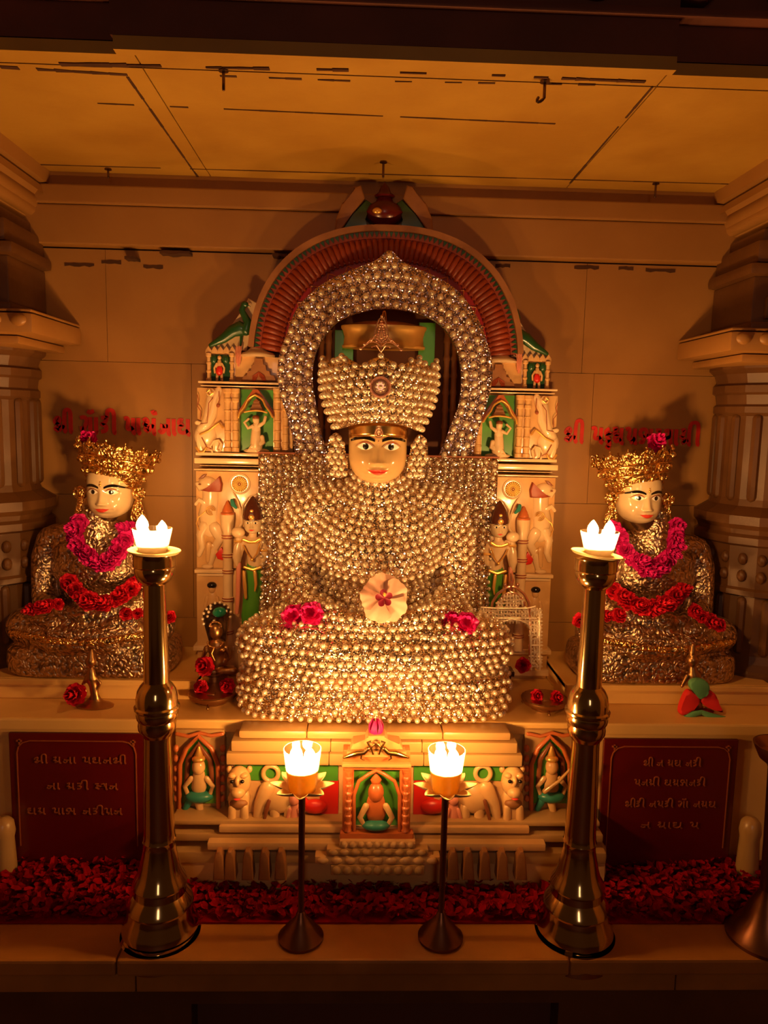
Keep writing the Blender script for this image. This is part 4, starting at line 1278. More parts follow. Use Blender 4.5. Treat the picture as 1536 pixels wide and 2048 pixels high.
    r.tube(mb, [(432, 885), (430, 900), (436, 903)], [8, 6, 5], 8, .8, .004)
    r.tube(mb, [(425, 903), (421, 893), (428, 882), (438, 880), (444, 888), (441, 900)], 2.3, 8, 1, -.004)
    r.tube(mb, [(398, 870), (398, 888), (402, 900)], [7, 6, 6], 8, .8, .004)
    obj('elephant_relief', mb, M['stone_pale'], T)
    mb = MB()
    if True: obj('ankle_ring', r.tube(MB(), [(393, 895), (399, 904), (408, 903), (413, 895)], 2.2, 8, 1, -.004), M['goldpaint'], T)
    r.tube(mb, [(402, 868), (418, 862), (430, 852), (439, 846), (447, 855)], 2.4, 8, 1, -.008)
    obj('curl_line', r.tube(MB(), [(425, 785), (421, 779), (415, 785), (421, 791), (427, 786)], 1.5, 6, 1, -.009), M['goldpaint'], T)
    obj('harness', mb, M['goldpaint'], T)
    mb = MB()
    for pts in ([(427, 796), (419, 806), (417, 828), (416, 846), (402, 848)], [(396, 790), (399, 800), (396, 812), (403, 822), (402, 838)], [(405, 875), (414, 893), (424, 898)], [(439, 783), (440, 800), (436, 812)]):
        r.tube(mb, pts, .9, 6, 1, -.0085)
    r.ell(mb, 436, 811, 4, 4, 3, .0)
    obj('incised_line', mb, M['groove'], T)
    # stepped panel with the little dome above
    mb = MB(); r.poly(mb, [(482, 763), (488, 751), (495, 751), (495, 742), (503, 742), (503, 730), (509, 730), (509, 717), (526, 717), (526, 730), (532, 730), (532, 742), (540, 742), (540, 751), (548, 751), (553, 763)], -.002, .02, .001)
    obj('stepped_relief', mb, M['orange' if 0 else 'stone_brown'], T, label='brown stepped pyramid relief')
    mb = MB()
    for k in range(5): r.tube(mb, [(505+k*1.4, 762), (506+k*2.4, 752), (518, 744), (529-k*2.4, 752), (532-k*1.4, 762)], .9, 6, 1, -.003)
    obj('lotus_line', mb, M['redor'], T)
    mb = MB(); p0 = r.P(515, 714); k = r.k(1)
    mb.lathe([(33*k, 0), (34*k, 4*k), (31*k, 8*k), (22*k, 11*k), (17*k, 16*k), (12*k, 20*k), (9*k, 23*k), (9.5*k, 26*k), (7*k, 29*k), (6*k, 33*k), (1*k, 38*k), (0, 40*k)], (p0.x, r.d+.008, p0.z), 24, sy=.7)
    obj('dome', mb, M['stone_pale'], T)
    # top niche figure
    mb = MB(); r.box(mb, 421, 708, 459, 762, .010, .013, 0); nb2 = obj('niche', mb, M['dgreen'], T, False, label='tiny dark green niche')
    mb = MB(); r.tube(mb, [(438, 722), (437, 735)], [4, 6], 8, .8, .006); r.ell(mb, 438, 715, 4, 4.5, 4, .006)
    for d_ in (-1, 1): r.tube(mb, [(438+d_*4, 745), (438+d_*5, 760)], [3, 2.6], 8, .8, .006); r.tube(mb, [(438+d_*5, 727), (438+d_*10, 736), (438+d_*9, 745)], [2.4, 2, 2], 8, .8, .004)
    obj('figurine', mb, S, nb2)
    obj('skirt', r.tube(MB(), [(438, 736), (438, 744)], [6, 7], 10, .8, .005), M['red'], nb2)
    for d_ in (-1, 1): obj('bush', r.ell(MB(), 438+d_*12, 718, 7, 9, 5, .008), M['dgreen'], nb2)
    # scalloped roof line
    mb = MB()
    for i in range(5): r.poly(mb, [(410+i*12, 700), (416+i*12, 691), (422+i*12, 700), (422+i*12, 706), (410+i*12, 706)], .004, .04, .001)
    obj('roof_crest', mb, S, T)
    # tassel stripes beside the niche
    mb = MB()
    for i in range(4): r.tube(mb, [(473+i*3.2, 693), (472+i*3, 706), (474+i*2, 735-abs(i-1.5)*6)], 1.3, 6, 1, .0)
    obj('tassel', mb, M['pink'], T)
    # white wedge and dark peacock above
    mb = MB(); r.poly(mb, [(410, 700), (424, 682), (462, 650), (482, 622), (494, 594), (516, 606), (504, 640), (492, 700)], .016, .055, .002)
    obj('wedge', mb, M['stone_pale'], T)
    mb = MB()
    r.tube(mb, [(420, 690), (445, 677), (464, 662), (480, 656), (490, 660)], [4, 9, 12, 15, 11], 14, .7, .006)
    r.tube(mb, [(491, 660), (496, 645), (489, 632), (483, 620), (487, 610)], [11, 8.5, 7, 6, 5.4], 12, .8, .004)
    r.ell(mb, 489, 608, 7, 6, 5, .004)
    r.tube(mb, [(493, 609), (499, 613)], [2.4, 1], 8, 1, .004)
    r.tube(mb, [(482, 668), (480, 690)], [3, 2], 8, 1, .008)
    obj('peacock', mb, M['dgreen'], T, label='dark green carved peacock')
    # rearing horse-lion with orange mane
    mb = MB()
    r.ell(mb, 416, 968, 20, 15, 12, .004, ang=15)
    r.tube(mb, [(412, 972), (400, 976), (395, 968)], [9, 7, 5], 10, .8, .0)
    r.tube(mb, [(420, 975), (420, 1000), (415, 1030), (418, 1060)], [17, 17, 20, 16], 14, .65, .008)
    r.tube(mb, [(410, 1050), (400, 1070), (404, 1095), (398, 1110)], [11, 8, 6, 5], 10, .8, .002)
    r.tube(mb, [(428, 1055), (440, 1078), (430, 1095), (420, 1128)], [13, 10, 8, 6], 10, .8, .002)
    r.tube(mb, [(412, 1008), (398, 1000), (392, 1008)], [6, 5, 4], 8, .8, .0)
    r.ell(mb, 415, 1133, 12, 5, 7, .0)
    obj('rearing_horse', mb, M['stone_pale'], T)
    mb = MB(); r.poly(mb, [(402, 980), (418, 975), (432, 960), (440, 952), (445, 968), (443, 983), (420, 983)], -.012, .004, .003)
    obj('mane', mb, M['redor'], T)
    mb = MB(); r.poly(mb, [(398, 958), (406, 950), (414, 948), (408, 956)], -.0125, .0, .001); r.ell(mb, 401, 968, 3, 1.6, 2, -.010)
    obj('painted_eye', mb, M['lid'], T)
    mb = MB()
    for q in range(3): r.tube(mb, [(423+(9-q*3)*math.cos(a_), 1020-(9-q*3)*math.sin(a_)) for a_ in [i*PI/8 for i in range(14)]], 1., 6, 1, -.0105)
    r.tube(mb, [(412, 1022), (398, 1034), (394, 1046), (400, 1060)], 1., 6, 1, -.008)
    obj('scroll_line', mb, M['goldpaint'], T)
    mb = MB()
    r.tube(mb, [(418, 1088), (417, 1108), (416, 1122)], [6, 5, 4], 8, .8, -.002); r.tube(mb, [(424, 1090), (432, 1100), (438, 1112)], [4, 3.5, 3], 8, .8, -.002)
    obj('rider', mb, S, T); obj('red_cloth', r.poly(MB(), [(432, 1108), (444, 1093), (450, 1105), (448, 1120), (436, 1117)], -.008, .0, .002), M['red'], T)
    # banded post
    mb = MB(); p0 = r.P(457, 1292); p1 = r.P(457, 1028); H = p1.z-p0.z; q = r.k(1)
    pf = [(10.5*q, 0)]
    for t in (.12, .37, .58, .70, .84):
        for dt, e in ((-.022, 9.4), (-.019, 11.4), (-.009, 11.4), (-.007, 9.8), (-.002, 9.8), (0, 11.4), (.009, 11.4), (.012, 9.4)): pf.append((e*q, H*(t+dt)))
    pf += [(9.4*q, H*.86), (10*q, H*.88), (13*q, H*.92), (14*q, H*.97), (14*q, H)]
    mb.lathe(pf, (p0.x, r.d-.006, p0.z), 20)
    po_ = obj('banded_post', mb, M['stone_pale'], T, ang=30)
    for t in (.12, .37, .58, .70, .84):
        mb = MB()
        for dt in (-.014, .0045): mb.lathe([(11.3*q, H*(t+dt-.004)), (11.9*q, H*(t+dt-.003)), (11.9*q, H*(t+dt+.003)), (11.3*q, H*(t+dt+.004))], (p0.x, r.d-.006, p0.z), 20)
        obj('red_band', mb, M['redor'], po_)
    mb = MB(); mb.lathe([(13.5*q, H), (14*q, H+3*q), (11*q, H+5*q), (10*q, H+10*q), (8.5*q, H+12*q), (7*q, H+17*q), (5.5*q, H+19*q), (3*q, H+25*q), (0, H+28*q)], (p0.x, r.d-.006, p0.z), 16)
    obj('cone_finial', mb, M['orange'], po_)
    obj('bird', r.tube(MB(), [(466, 1000), (468, 1008), (474, 1014)], [4, 5, 3], 8, 1, -.014), M['teal'], po_)
    # flower wheel on its curling stem
    mb = MB(); c = r.P(479, 968); mb.lathe([(0, .004), (r.k(17), .004), (r.k(18), .007), (r.k(21), .006), (r.k(21.5), .0), (0, 0)], n=36)
    mb.xform(Matrix.Translation((c.x, r.d+.006, c.z)) @ Matrix.Rotation(PI/2, 4, 'X'))
    wh = obj('wheel', mb, M['stone_pale'], T)
    obj('wheel_ground', MB().ell((c.x, r.d+.0035, c.z), (r.k(17), .0042, r.k(17)), 28, 12), M['groove'], wh)
    mb = MB()
    for i in range(22):
        a_ = 2*PI*i/22
        mb.tube([(c.x+r.k(6.5)*math.cos(a_), r.d-.002, c.z+r.k(6.5)*math.sin(a_)), (c.x+r.k(14)*math.cos(a_), r.d-.002, c.z+r.k(14)*math.sin(a_))], [.0012, .0021], 6)
    mb.tube([(c.x+r.k(4.5)*math.cos(a_), r.d-.003, c.z+r.k(4.5)*math.sin(a_)) for a_ in [i*PI/8 for i in range(16)]], .0011, 6, closed=True)
    mb.ell((c.x, r.d-.003, c.z), (.002, .002, .002))
    obj('gilded_petals', mb, M['gilt'], wh)
    mb = MB(); r.tube(mb, [(466, 984), (476, 1002), (482, 1022), (484, 1045), (478, 1058)], [1.6, 2, 2.4, 3, 3.5], 8, 1, -.002); r.tube(mb, [(484, 1035), (486, 1010), (497, 994), (512, 988)], [2, 1.8, 1.6, 1.5], 8, 1, -.002)
    obj('stem', mb, M['stone_pale'], wh)
    # small seated figure low on the pier
    mb = MB(); r.ell(mb, 424, 1178, 7, 9, 7, -.001); r.tube(mb, [(424, 1190), (424, 1215), (424, 1230)], [11, 12, 15], 12, .6, .004)
    for d_ in (-1, 1): r.tube(mb, [(424+d_*10, 1195), (424+d_*14, 1212), (424+d_*8, 1222)], [4, 4, 4], 8, .8, .0)
    so_ = obj('small_figure', mb, S, T); obj('hair', r.ell(MB(), 424, 1170, 10, 7, 8, -.002), M['black'], so_)
    # attendant figure leaning out beside the panel
    r2 = Rel(1.905, sx)
    mb = MB()
    r2.tube(mb, [(510, 1128), (507, 1105), (504, 1088)], [15, 14, 19], 16, .65, .0)        # torso
    r2.tube(mb, [(505, 1086), (506, 1064)], [10, 8], 12, .8, .0)
    r2.tube(mb, [(490, 1080), (477, 1070), (476, 1062)], [8, 7, 7], 10, .8, .0)
    r2.tube(mb, [(489, 1082), (481, 1100), (476, 1122)], [8, 7, 6], 10, .8, .0)
    r2.tube(mb, [(522, 1082), (530, 1100), (526, 1120)], [8, 6.5, 5.5], 10, .8, .0)
    r2.ell(mb, 477, 1064, 14, 11, 11, -.004)
    at = obj('attendant_body', mb, M['stone_pale'], T)
    mb = MB(); r2.tube(mb, [(478, 1078), (478, 1086), (476, 1092), (474, 1115), (474, 1130)], [6, 4, 8, 9, 3], 10, .8, -.004)
    obj('fly_whisk', mb, M['stone_pale'], at)
    mb = MB(); c = r2.P(506, 1066)
    hm = head_mb(); hk = r2.k(18)*.98
    Mh = Matrix.Translation((c.x, r2.d-.002, c.z)) @ Matrix.Scale(hk, 4)
    hd = obj('attendant_head', hm.xform(Mh), M['skin2'], T, ang=180)
    for s_ in (-1, 1):
        obj('eye', lens_mb(s_*.44-.24, s_*.44+.24, lambda u: 1.27+.12*math.sin(PI*u), lambda u: 1.27-.07*math.sin(PI*u), .02).xform(Mh), M['white'], hd, ang=180)
        obj('pupil', lens_mb(s_*.44-.11, s_*.44+.11, lambda u: 1.29+.11*math.sin(PI*u), lambda u: 1.29-.11*math.sin(PI*u), .04, 10, 4).xform(Mh), M['black'], hd, ang=180)
        obj('eyebrow', lens_mb(s_*.46-.34, s_*.46+.34, lambda u: 1.5+.15*math.sin(PI*u), lambda u: 1.46+.12*math.sin(PI*u), .03).xform(Mh), M['black'], hd, ang=180)
    obj('lips', lens_mb(-.34, .34, lambda u: .52+.05*math.sin(PI*u), lambda u: .52-.12*math.sin(PI*u), .02).xform(Mh), M['lips'], hd, ang=180)
    mb = MB(); q = r2.k(1); zc_ = c.z+hk*1.62
    mb.lathe([(19.5*q, 0), (20.5*q, 4*q), (20*q, 9*q), (18*q, 18*q), (14*q, 28*q), (9*q, 37*q), (4*q, 44*q), (0, 47*q)], (c.x, r2.d-.002, zc_), 24)
    cr_ = obj('attendant_crown', mb, M['hairdark'], T, label='dark conical crown with gilded bosses')
    mb = MB()
    for t_, s_ in ((6, 5.5), (17, 4.5), (27, 3.6), (35, 2.6)): mb.ell((c.x, r2.d-.002-(21.5-.24*t_-(.005*t_*t_))*q, zc_+t_*q), (s_*1.1*q, 2.5*q, s_*q), 10, 8)
    obj('gilded_boss', mb, M['goldpaint'], cr_)
    mb = MB(); r2.tube(mb, [(489, 1088), (497, 1104), (507, 1116), (516, 1104), (522, 1086)], 1.6, 8, 1, -.022); r2.ell(mb, 507, 1116, 3.4, 3.4, 2.5, -.024)
    r2.tube(mb, [(488, 1078), (500, 1083), (512, 1083), (522, 1077)], 3.4, 8, .7, -.014)
    for bx_, by_ in ((477, 1082), (528, 1100)): r2.tube(mb, [(bx_-6, by_), (bx_+6, by_)], 2.4, 8, 1, -.008)
    r2.tube(mb, [(491, 1132), (508, 1137), (524, 1132)], 3, 8, .9, -.018)
    obj('gilded_jewellery', mb, M['goldpaint'], T)
    mb = MB(); r2.tube(mb, [(508, 1134), (508, 1160), (503, 1195), (500, 1232), (498, 1246)], [16, 17, 17, 18, 15], 18, .6, .0)
    sk = obj('attendant_skirt', mb, M['green'], T, label='glossy green draped skirt')
    mb = MB(); r2.tube(mb, [(490, 1140), (492, 1165), (494, 1192)], [3, 4, 3], 8, .8, -.020); r2.tube(mb, [(512, 1140), (514, 1165), (512, 1178)], [3.5, 3, 1.5], 8, .8, -.022)
    obj('gilded_sash', mb, M['goldpaint'], sk)
    mb = MB(); r2.tube(mb, [(478, 1128), (477, 1160), (476, 1200), (474, 1225)], [5, 5, 5, 4], 8, .8, -.002); obj('pink_scarf', mb, M['pink'], T)
    mb = MB(); r2.ell(mb, 500, 1252, 20, 6, 14, .0); p_ = r2.P(500, 1256)
    mb.box(p_.x-.028, p_.x+.028, 1.885, 1.94, SHELF+.001, p_.z, .003)
    obj('attendant_base', mb, S, T)
    return T
pL_ = pier(-1); pR_ = pier(1)

# ---------------------------------------------------------------- round arch and its finial
da = 1.93
c = W(772, 737, da); cx_, cz_ = c.x, c.z; kk = da/FPX
zlow = W(500, 706, da).z
TA = thing('carved_arch', 'painted stone arch with red ribbed band, rising behind the pearl aureole', 'arch', (cx_, da, zlow), world=True)
A0, A1 = R(7.5), R(172.5)
obj('outer_rim', MB().ring((cx_, cz_), 259*kk, 270*kk, da-.012, 2.015, A0, A1, 90, 2.35), M['stone_brown'], TA)
obj('toothed_band', MB().ring((cx_, cz_), 246*kk, 259.5*kk, da-.002, 2.015, A0, A1, 90, 2.35), M['redor'], TA)
mb = MB(); n = 78
for i in range(n):
    a_ = A0+(A1-A0)*(i+.5)/n; u = Vector((math.cos(a_), 0, math.sin(a_)))*sq(a_); v_ = Vector((-math.sin(a_), 0, math.cos(a_)))
    C0 = Vector((cx_, 0, cz_)); h_ = 3.8*kk
    tri = [C0+u*258*kk+v_*h_, C0+u*258*kk-v_*h_, C0+u*248*kk]
    mb.add([Vector((p.x, da-.005, p.z)) for p in tri]+[Vector((p.x, da+.0, p.z)) for p in tri], [(0, 1, 2), (5, 4, 3), (0, 3, 4, 1), (1, 4, 5, 2), (2, 5, 3, 0)])
obj('dark_teeth', mb, M['dgreen'], TA, False)
mb = MB(); n = 64
for i in range(n):
    a_ = A0+(A1-A0)*(i+.5)/n; ca, sa = math.cos(a_)*sq(a_), math.sin(a_)*sq(a_)
    pts = [(cx_+q*kk*ca, da+.0065-dy, cz_+q*kk*sa) for q, dy in ((208, .0), (216, .004), (232, .006), (243, .002))]
    mb.tube(pts, [4.6*kk, 6.2*kk, 6.6*kk, 5.4*kk], 10)
mb.ring((cx_, cz_), 207*kk, 247*kk, da+.002, 2.014, A0, A1, 90, 2.35)
obj('ribbed_petal_band', mb, M['redor'], TA)
mb = MB(); mb.ring((cx_, cz_), 168*kk, 208*kk, da+.010, 2.013, A0, A1, 90, 2.35)
cb = obj('crimson_band', mb, M['crimson'], TA)
mb = MB()
for i in range(15):
    a_ = A0+(A1-A0)*(i+.5)/15; q = Vector((cx_+204*sq(a_)*kk*math.cos(a_), da+.008, cz_+204*sq(a_)*kk*math.sin(a_)))
    for s_ in (-1, 1): mb.tube([q, q+Vector((math.cos(a_+s_*.7), 0, math.sin(a_+s_*.7)))*(-14*kk), q+Vector((math.cos(a_+s_*.3), 0, math.sin(a_+s_*.3)))*(-24*kk)], .0018, 6)
obj('vine_scroll', mb, M['orange'], cb)
# inner field seen through the aureole: dark stone, green panels, colonnettes, gilded canopy drum
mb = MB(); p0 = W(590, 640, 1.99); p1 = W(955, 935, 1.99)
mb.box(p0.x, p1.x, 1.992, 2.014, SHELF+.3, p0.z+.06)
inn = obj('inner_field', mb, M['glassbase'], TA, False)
for x0_, x1_, y0_, y1_ in ((670, 706, 660, 745), (838, 868, 645, 750)):
    a = W(x0_, y0_, 1.98); b = W(x1_, y1_, 1.98)
    obj('green_panel', MB().box(a.x, b.x, 1.978, 1.992, b.z, a.z, .001), M['green'], inn, False)
for x in (640, 655, 888, 903):
    p = W(x, 905, 1.975); q = W(x, 660, 1.975); H = q.z-p.z; w_ = .0075
    mb = MB(); pf = [(w_*1.3, 0), (w_*1.3, .02)]
    for k in range(6): pf += [(w_, H*(.1+k*.14)), (w_, H*(.19+k*.14)), (w_*1.25, H*(.2+k*.14)), (w_*1.25, H*(.22+k*.14))]
    pf += [(w_, H*.97), (w_*1.4, H)]
    mb.lathe(pf, (p.x, 1.982, p.z), 14); obj('colonnette', mb, M['stone_brown'], TA, ang=30)
z0, z1 = W(768, 697, 1.93).z, W(768, 652, 1.93).z; cx2 = W(768, 670, 1.93).x; rr2 = 81*1.93/FPX
# parasol drum hung over the crown
Tcan = thing('canopy', 'gilded round canopy drum hanging behind the tip of the crown', 'canopy', (cx2, 1.945, z0), world=True)
mb = MB(); sy = .42
mb.lathe([(rr2*.94, z0+.002), (rr2, z0), (rr2*1.02, z0+.006), (rr2*.98, z0+.010), (rr2*.96, (z0+z1)/2), (rr2*1.0, z1-.012), (rr2*1.04, z1-.006), (rr2*1.04, z1), (rr2*.98, z1+.002), (rr2*.5, z1+.012), (0, z1+.014)], (cx2, 1.945, 0), 56, sy=sy)
obj('drum', mb, M['goldpaint'], Tcan)
mb = MB(); mb.tube([(cx2, 1.945, z1+.01), (cx2, 1.945, z1+.035)], [.01, .006], 10); obj('knob', mb, M['gold'], Tcan)
# finial with leaves on the arch crown
r3 = Rel(1.955, -1)
mb = MB(); c = r3.P(768, 470); q = r3.k(1)
mb.lathe([(30*q, 0), (34*q, 6*q), (26*q, 14*q), (20*q, 20*q), (34*q, 30*q), (38*q, 42*q), (32*q, 54*q), (18*q, 62*q), (14*q, 70*q), (20*q, 74*q), (12*q, 80*q), (8*q, 90*q), (0, 100*q)], (c.x, 1.965, c.z), 28, sy=.8)
f_ = obj('pot_finial', mb, M['plaque'], TA, label='dark red pot-shaped finial')
obj('gilded_boss', r3.ell(MB(), 754, 428, 9, 6, 5, -.028), M['goldpaint'], f_)
for s_ in (-1, 1):
    mb = MB(); cc_ = 768
    r3.poly(mb, [(cc_+s_*24, 408), (cc_+s_*36, 400), (cc_+s_*62, 430), (cc_+s_*92, 472), (cc_+s_*80, 480), (cc_+s_*26, 474), (cc_+s_*40, 440)], -.006, .05, .003); obj('side_leaf', mb, M['dgreen'], TA)
    mb = MB(); r3.poly(mb, [(cc_+s_*46, 372), (cc_+s_*60, 376), (cc_+s_*62, 392), (cc_+s_*84, 408), (cc_+s_*96, 440), (cc_+s_*98, 466), (cc_+s_*92, 472), (cc_+s_*64, 430), (cc_+s_*38, 398)], -.01, .055, .004)
    obj('side_scroll', mb, M['stone_brown'], TA)

# ================================================================== PEDESTAL
TP = thing('pedestal', 'carved marble throne pedestal with painted lions and elephants under the large statue', 'pedestal', (0, 1.6, KERB+.001), world=True)
dP = 1.60
rc = Rel(dP, -1)
def pw(x, y): p = W(x, y, dP); return p
slabs = [((480, 1019), 1456, 1473, -.020), ((466, 1031), 1474, 1496, -.026), ((457, 1040), 1497, 1521, -.030)]
for (x0, x1), y0, y1, f in slabs:
    nb_ = 4 if y0 == 1456 else 3
    for q_ in range(nb_):
        xa_ = x0+(x1-x0)*q_/nb_+(8 if q_ and y0 > 1460 else 0)*(q_ % 2); xb_ = x0+(x1-x0)*(q_+1)/nb_+(8 if q_ < nb_-1 and y0 > 1460 else 0)*((q_+1) % 2)
        mb = MB(); mb.box(W(xa_, y0, dP).x, W(xb_, y0, dP).x, dP+f, 1.64, W(750, y1, dP).z+.0012, min(SHELF, W(750, y0, dP).z), .0065 if y0 == 1456 else .004)
        obj('moulding_block', mb, M['ledge'], TP)
mb = MB()
for x, y in ((512, 1464), (590, 1464), (660, 1464), (700, 1464)):
    pass
mb.box(W(462, 1520, dP).x, W(1036, 1520, dP).x, dP-.0, 1.656, KERB+.001, W(750, 1522, dP).z)
obj('core', mb, S, TP)
for bb_ in ((470, 1520, 676, 1560), (828, 1520, 1032, 1560)): obj('green_ground', rc.box(MB(), *bb_, -.004, .0, 0), M['green'], TP, False)
for bb_ in ((640, 1560, 676, 1640), (828, 1560, 866, 1640)): obj('red_ground', rc.box(MB(), *bb_, -.004, .0, 0), M['red'], TP, False)
# lion faces at both ends, elephants beside them, walking figures nearer the shrine
for s_, lx, ex, fx in ((-1, 480, 543, 590), (1, 1023, 964, 905)):
    mb = MB()
    rc.ell(mb, lx, 1556, 25, 33, 20, -.014); rc.ell(mb, lx, 1572, 15, 13, 16, -.028); rc.ell(mb, lx, 1549, 7, 12, 12, -.030)
    for q in (-1, 1): rc.ell(mb, lx+q*20, 1535, 6, 8, 6, -.008); rc.ell(mb, lx+q*11, 1540, 9, 6, 8, -.026)
    rc.tube(mb, [(lx, 1590), (lx, 1625), (lx+s_*0, 1640)], [24, 20, 22], 14, .6, -.008)
    for q in (-1, 1): rc.tube(mb, [(lx+q*12, 1605), (lx+q*13, 1642)], [8, 9], 10, .8, -.022)
    lo_ = obj('lion', mb, M['stone'], TP, label='pale carved lion facing the room')
    mb = MB()
    for q in (-1, 1): rc.ell(mb, lx+q*10, 1546, 4.5, 4, 4, -.040)
    obj('painted_eye', mb, M['black'], lo_)
    obj('painted_mouth', rc.ell(MB(), lx, 1580, 7, 2.4, 6, -.040), M['lips'], lo_)
    obj('mane', rc.ell(MB(), lx, 1598, 19, 11, 10, -.020), M['stone_brown'], lo_)
    d_ = -s_
    mb = MB()
    rc.ell(mb, ex+d_*14, 1592, 34, 34, 14, -.010)
    rc.tube(mb, [(ex-d_*6, 1570), (ex-d_*22, 1600), (ex-d_*30, 1640)], [17, 11, 8], 12, .7, -.016)
    for q in (8, 36): rc.tube(mb, [(ex+d_*q, 1610), (ex+d_*q, 1642)], [11, 10], 10, .8, -.012)
    mb.tube([rc.P(ex+15*math.cos(a_), 1541-15*math.sin(a_), -.014) for a_ in [i*2*PI/18 for i in range(18)]], rc.k(5), 10, closed=True)
    eo_ = obj('elephant', mb, S, TP)
    obj('dark_shade_line', rc.tube(MB(), [(ex-d_*2, 1590), (ex-d_*8, 1612), (ex-d_*12, 1630)], [4, 4, 3], 8, .6, -.026), M['lid'], eo_)
    mb = MB(); rc.ell(mb, fx, 1590, 11, 13, 10, -.02); rc.tube(mb, [(fx, 1605), (fx+s_*2, 1630), (fx, 1655)], [10, 11, 7], 10, .7, -.014)
    for q in (-1, 1): rc.tube(mb, [(fx+q*9, 1610), (fx+q*14, 1628)], [4, 3.5], 8, .8, -.02)
    obj('walking_figure', mb, M['pink'], TP)
    obj('horse', rc.tube(rc.ell(MB(), fx+d_*40, 1608, 26, 16, 12, -.010), [(fx+d_*20, 1600), (fx+d_*8, 1582)], [10, 7], 10, .7, -.012), M['red'], TP)
# lower steps spreading forward
for i, (x0, x1, y0, y1, f) in enumerate(((350, 1190, 1642, 1652, -.035), (445, 1050, 1653, 1667, -.045), (346, 1195, 1668, 1684, -.040), (425, 1078, 1686, 1702, -.060), (346, 1198, 1704, 1728, -.05))):
    mb = MB(); z1 = W(750, y0, dP+f).z; z0 = W(750, y1, dP+f).z
    mb.box(W(x0, y0, dP).x, W(x1, y0, dP).x, dP+f, 1.656, z0, z1-.001, .004); obj('step', mb, M['stone' if i % 2 else 'ledge'], TP)
mb = MB(); mb.box(W(346, 1700, dP).x, W(1198, 1700, dP).x, dP-.045, 1.655, KERB+.001, W(750, 1728, dP-.05).z)
obj('plinth', mb, S, TP)
r4 = Rel(dP-.06, -1)
for x in (440, 462, 497, 530, 562, 905, 935, 968, 1003, 1040):
    mb = MB(); r4.poly(mb, [(x-12, 1752), (x-9, 1706), (x-4, 1694), (x+4, 1694), (x+9, 1706), (x+12, 1752)], -.018, .02, .004)
    obj('petal_foot', mb, M['stone_brown'], TP)
# stepped lotus tiers below the shrine
for i, (hw_, y0, y1, f) in enumerate(((78, 1682, 1697, -.075), (104, 1698, 1712, -.080), (128, 1713, 1730, -.082), (96, 1731, 1752, -.088))):
    mb = MB(); z1 = W(753, y0, dP+f).z; z0 = W(753, y1, dP+f).z; xc_ = W(753, y0, dP).x; h2_ = hw_*dP/FPX
    mb.box(xc_-h2_, xc_+h2_, dP+f, dP-.02, z0, z1-.0008, .005)
    for k in range(-4, 5): mb.ell((xc_+k*h2_/4.6, dP+f, (z0+z1)/2), (h2_/11, .006, (z1-z0)*.42), 10, 8)
    obj('lotus_tier', mb, M['ledge' if i % 2 else 'stone'], TP)
# centre shrine with a seated guardian
ds = 1.545; r5 = Rel(ds, -1)
TS = thing('carved_shrine', 'small orange carved shrine with a guardian figure at the pedestal centre', 'shrine', (W(752, 1680, ds).x, ds, W(752, 1680, ds).z), world=True)
mb = MB(); r5.box(mb, 686, 1500, 820, 1541, .0, .05, .003); r5.box(mb, 686, 1541, 706, 1662, .0, .05, .002); r5.box(mb, 800, 1541, 820, 1662, .0, .05, .002); r5.box(mb, 706, 1541, 800, 1662, .022, .05, 0)
r5.box(mb, 680, 1662, 826, 1682, -.010, .05, .003)
obj('shrine_body', mb, M['orange'], TS)
mb = MB(); r5.box(mb, 694, 1500, 812, 1512, -.008, .02, .002); r5.box(mb, 684, 1524, 822, 1532, -.010, .02, .002)
r5.poly(mb, [(700, 1500), (706, 1486), (730, 1482), (736, 1472), (770, 1472), (776, 1482), (800, 1486), (806, 1500)], .0, .04, .003)
obj('pediment', mb, M['ledge'], TS)
for x in (696, 810):
    mb = MB(); p0 = r5.P(x, 1660); p1 = r5.P(x, 1535); H = p1.z-p0.z; w_ = r5.k(7); pf = [(w_*1.2, 0)]
    for k in range(8): pf += [(w_*.85, H*(.03+k*.12)), (w_*.85, H*(.09+k*.12)), (w_*1.15, H*(.10+k*.12)), (w_*1.15, H*(.13+k*.12))]
    mb.lathe(pf, (p0.x, ds-.002, p0.z), 16); obj('colonnette', mb, M['orange'], TS, ang=30)
mb = MB(); r5.box(mb, 706, 1541, 800, 1662, .018, .021, 0); ng = obj('niche', mb, M['green'], TS, False)
mb = MB(); r5.tube(mb, [(708, 1662), (708, 1590), (718, 1562), (738, 1548), (753, 1541), (768, 1548), (789, 1562), (799, 1590), (799, 1662)], 4, 10, 1, .0); obj('arch_trim', mb, M['orange'], ng)
mb = MB(); r5.ell(mb, 752, 1586, 17, 22, 15, .004); r5.tube(mb, [(752, 1562), (752, 1550)], [12, 4], 12, .8, .006); r5.tube(mb, [(752, 1606), (752, 1630)], [20, 22], 14, .5, .008)
obj('guardian_figure', mb, M['orange'], TS)
for q in (-1, 1): obj('arm', r5.tube(MB(), [(752+q*20, 1612), (752+q*32, 1635), (752+q*24, 1650)], [7, 6, 5], 10, .8, .0), S, TS)
mb = MB(); r5.ell(mb, 752, 1650, 30, 11, 14, -.002); obj('teal_garment', mb, M['teal'], TS)
mb = MB()
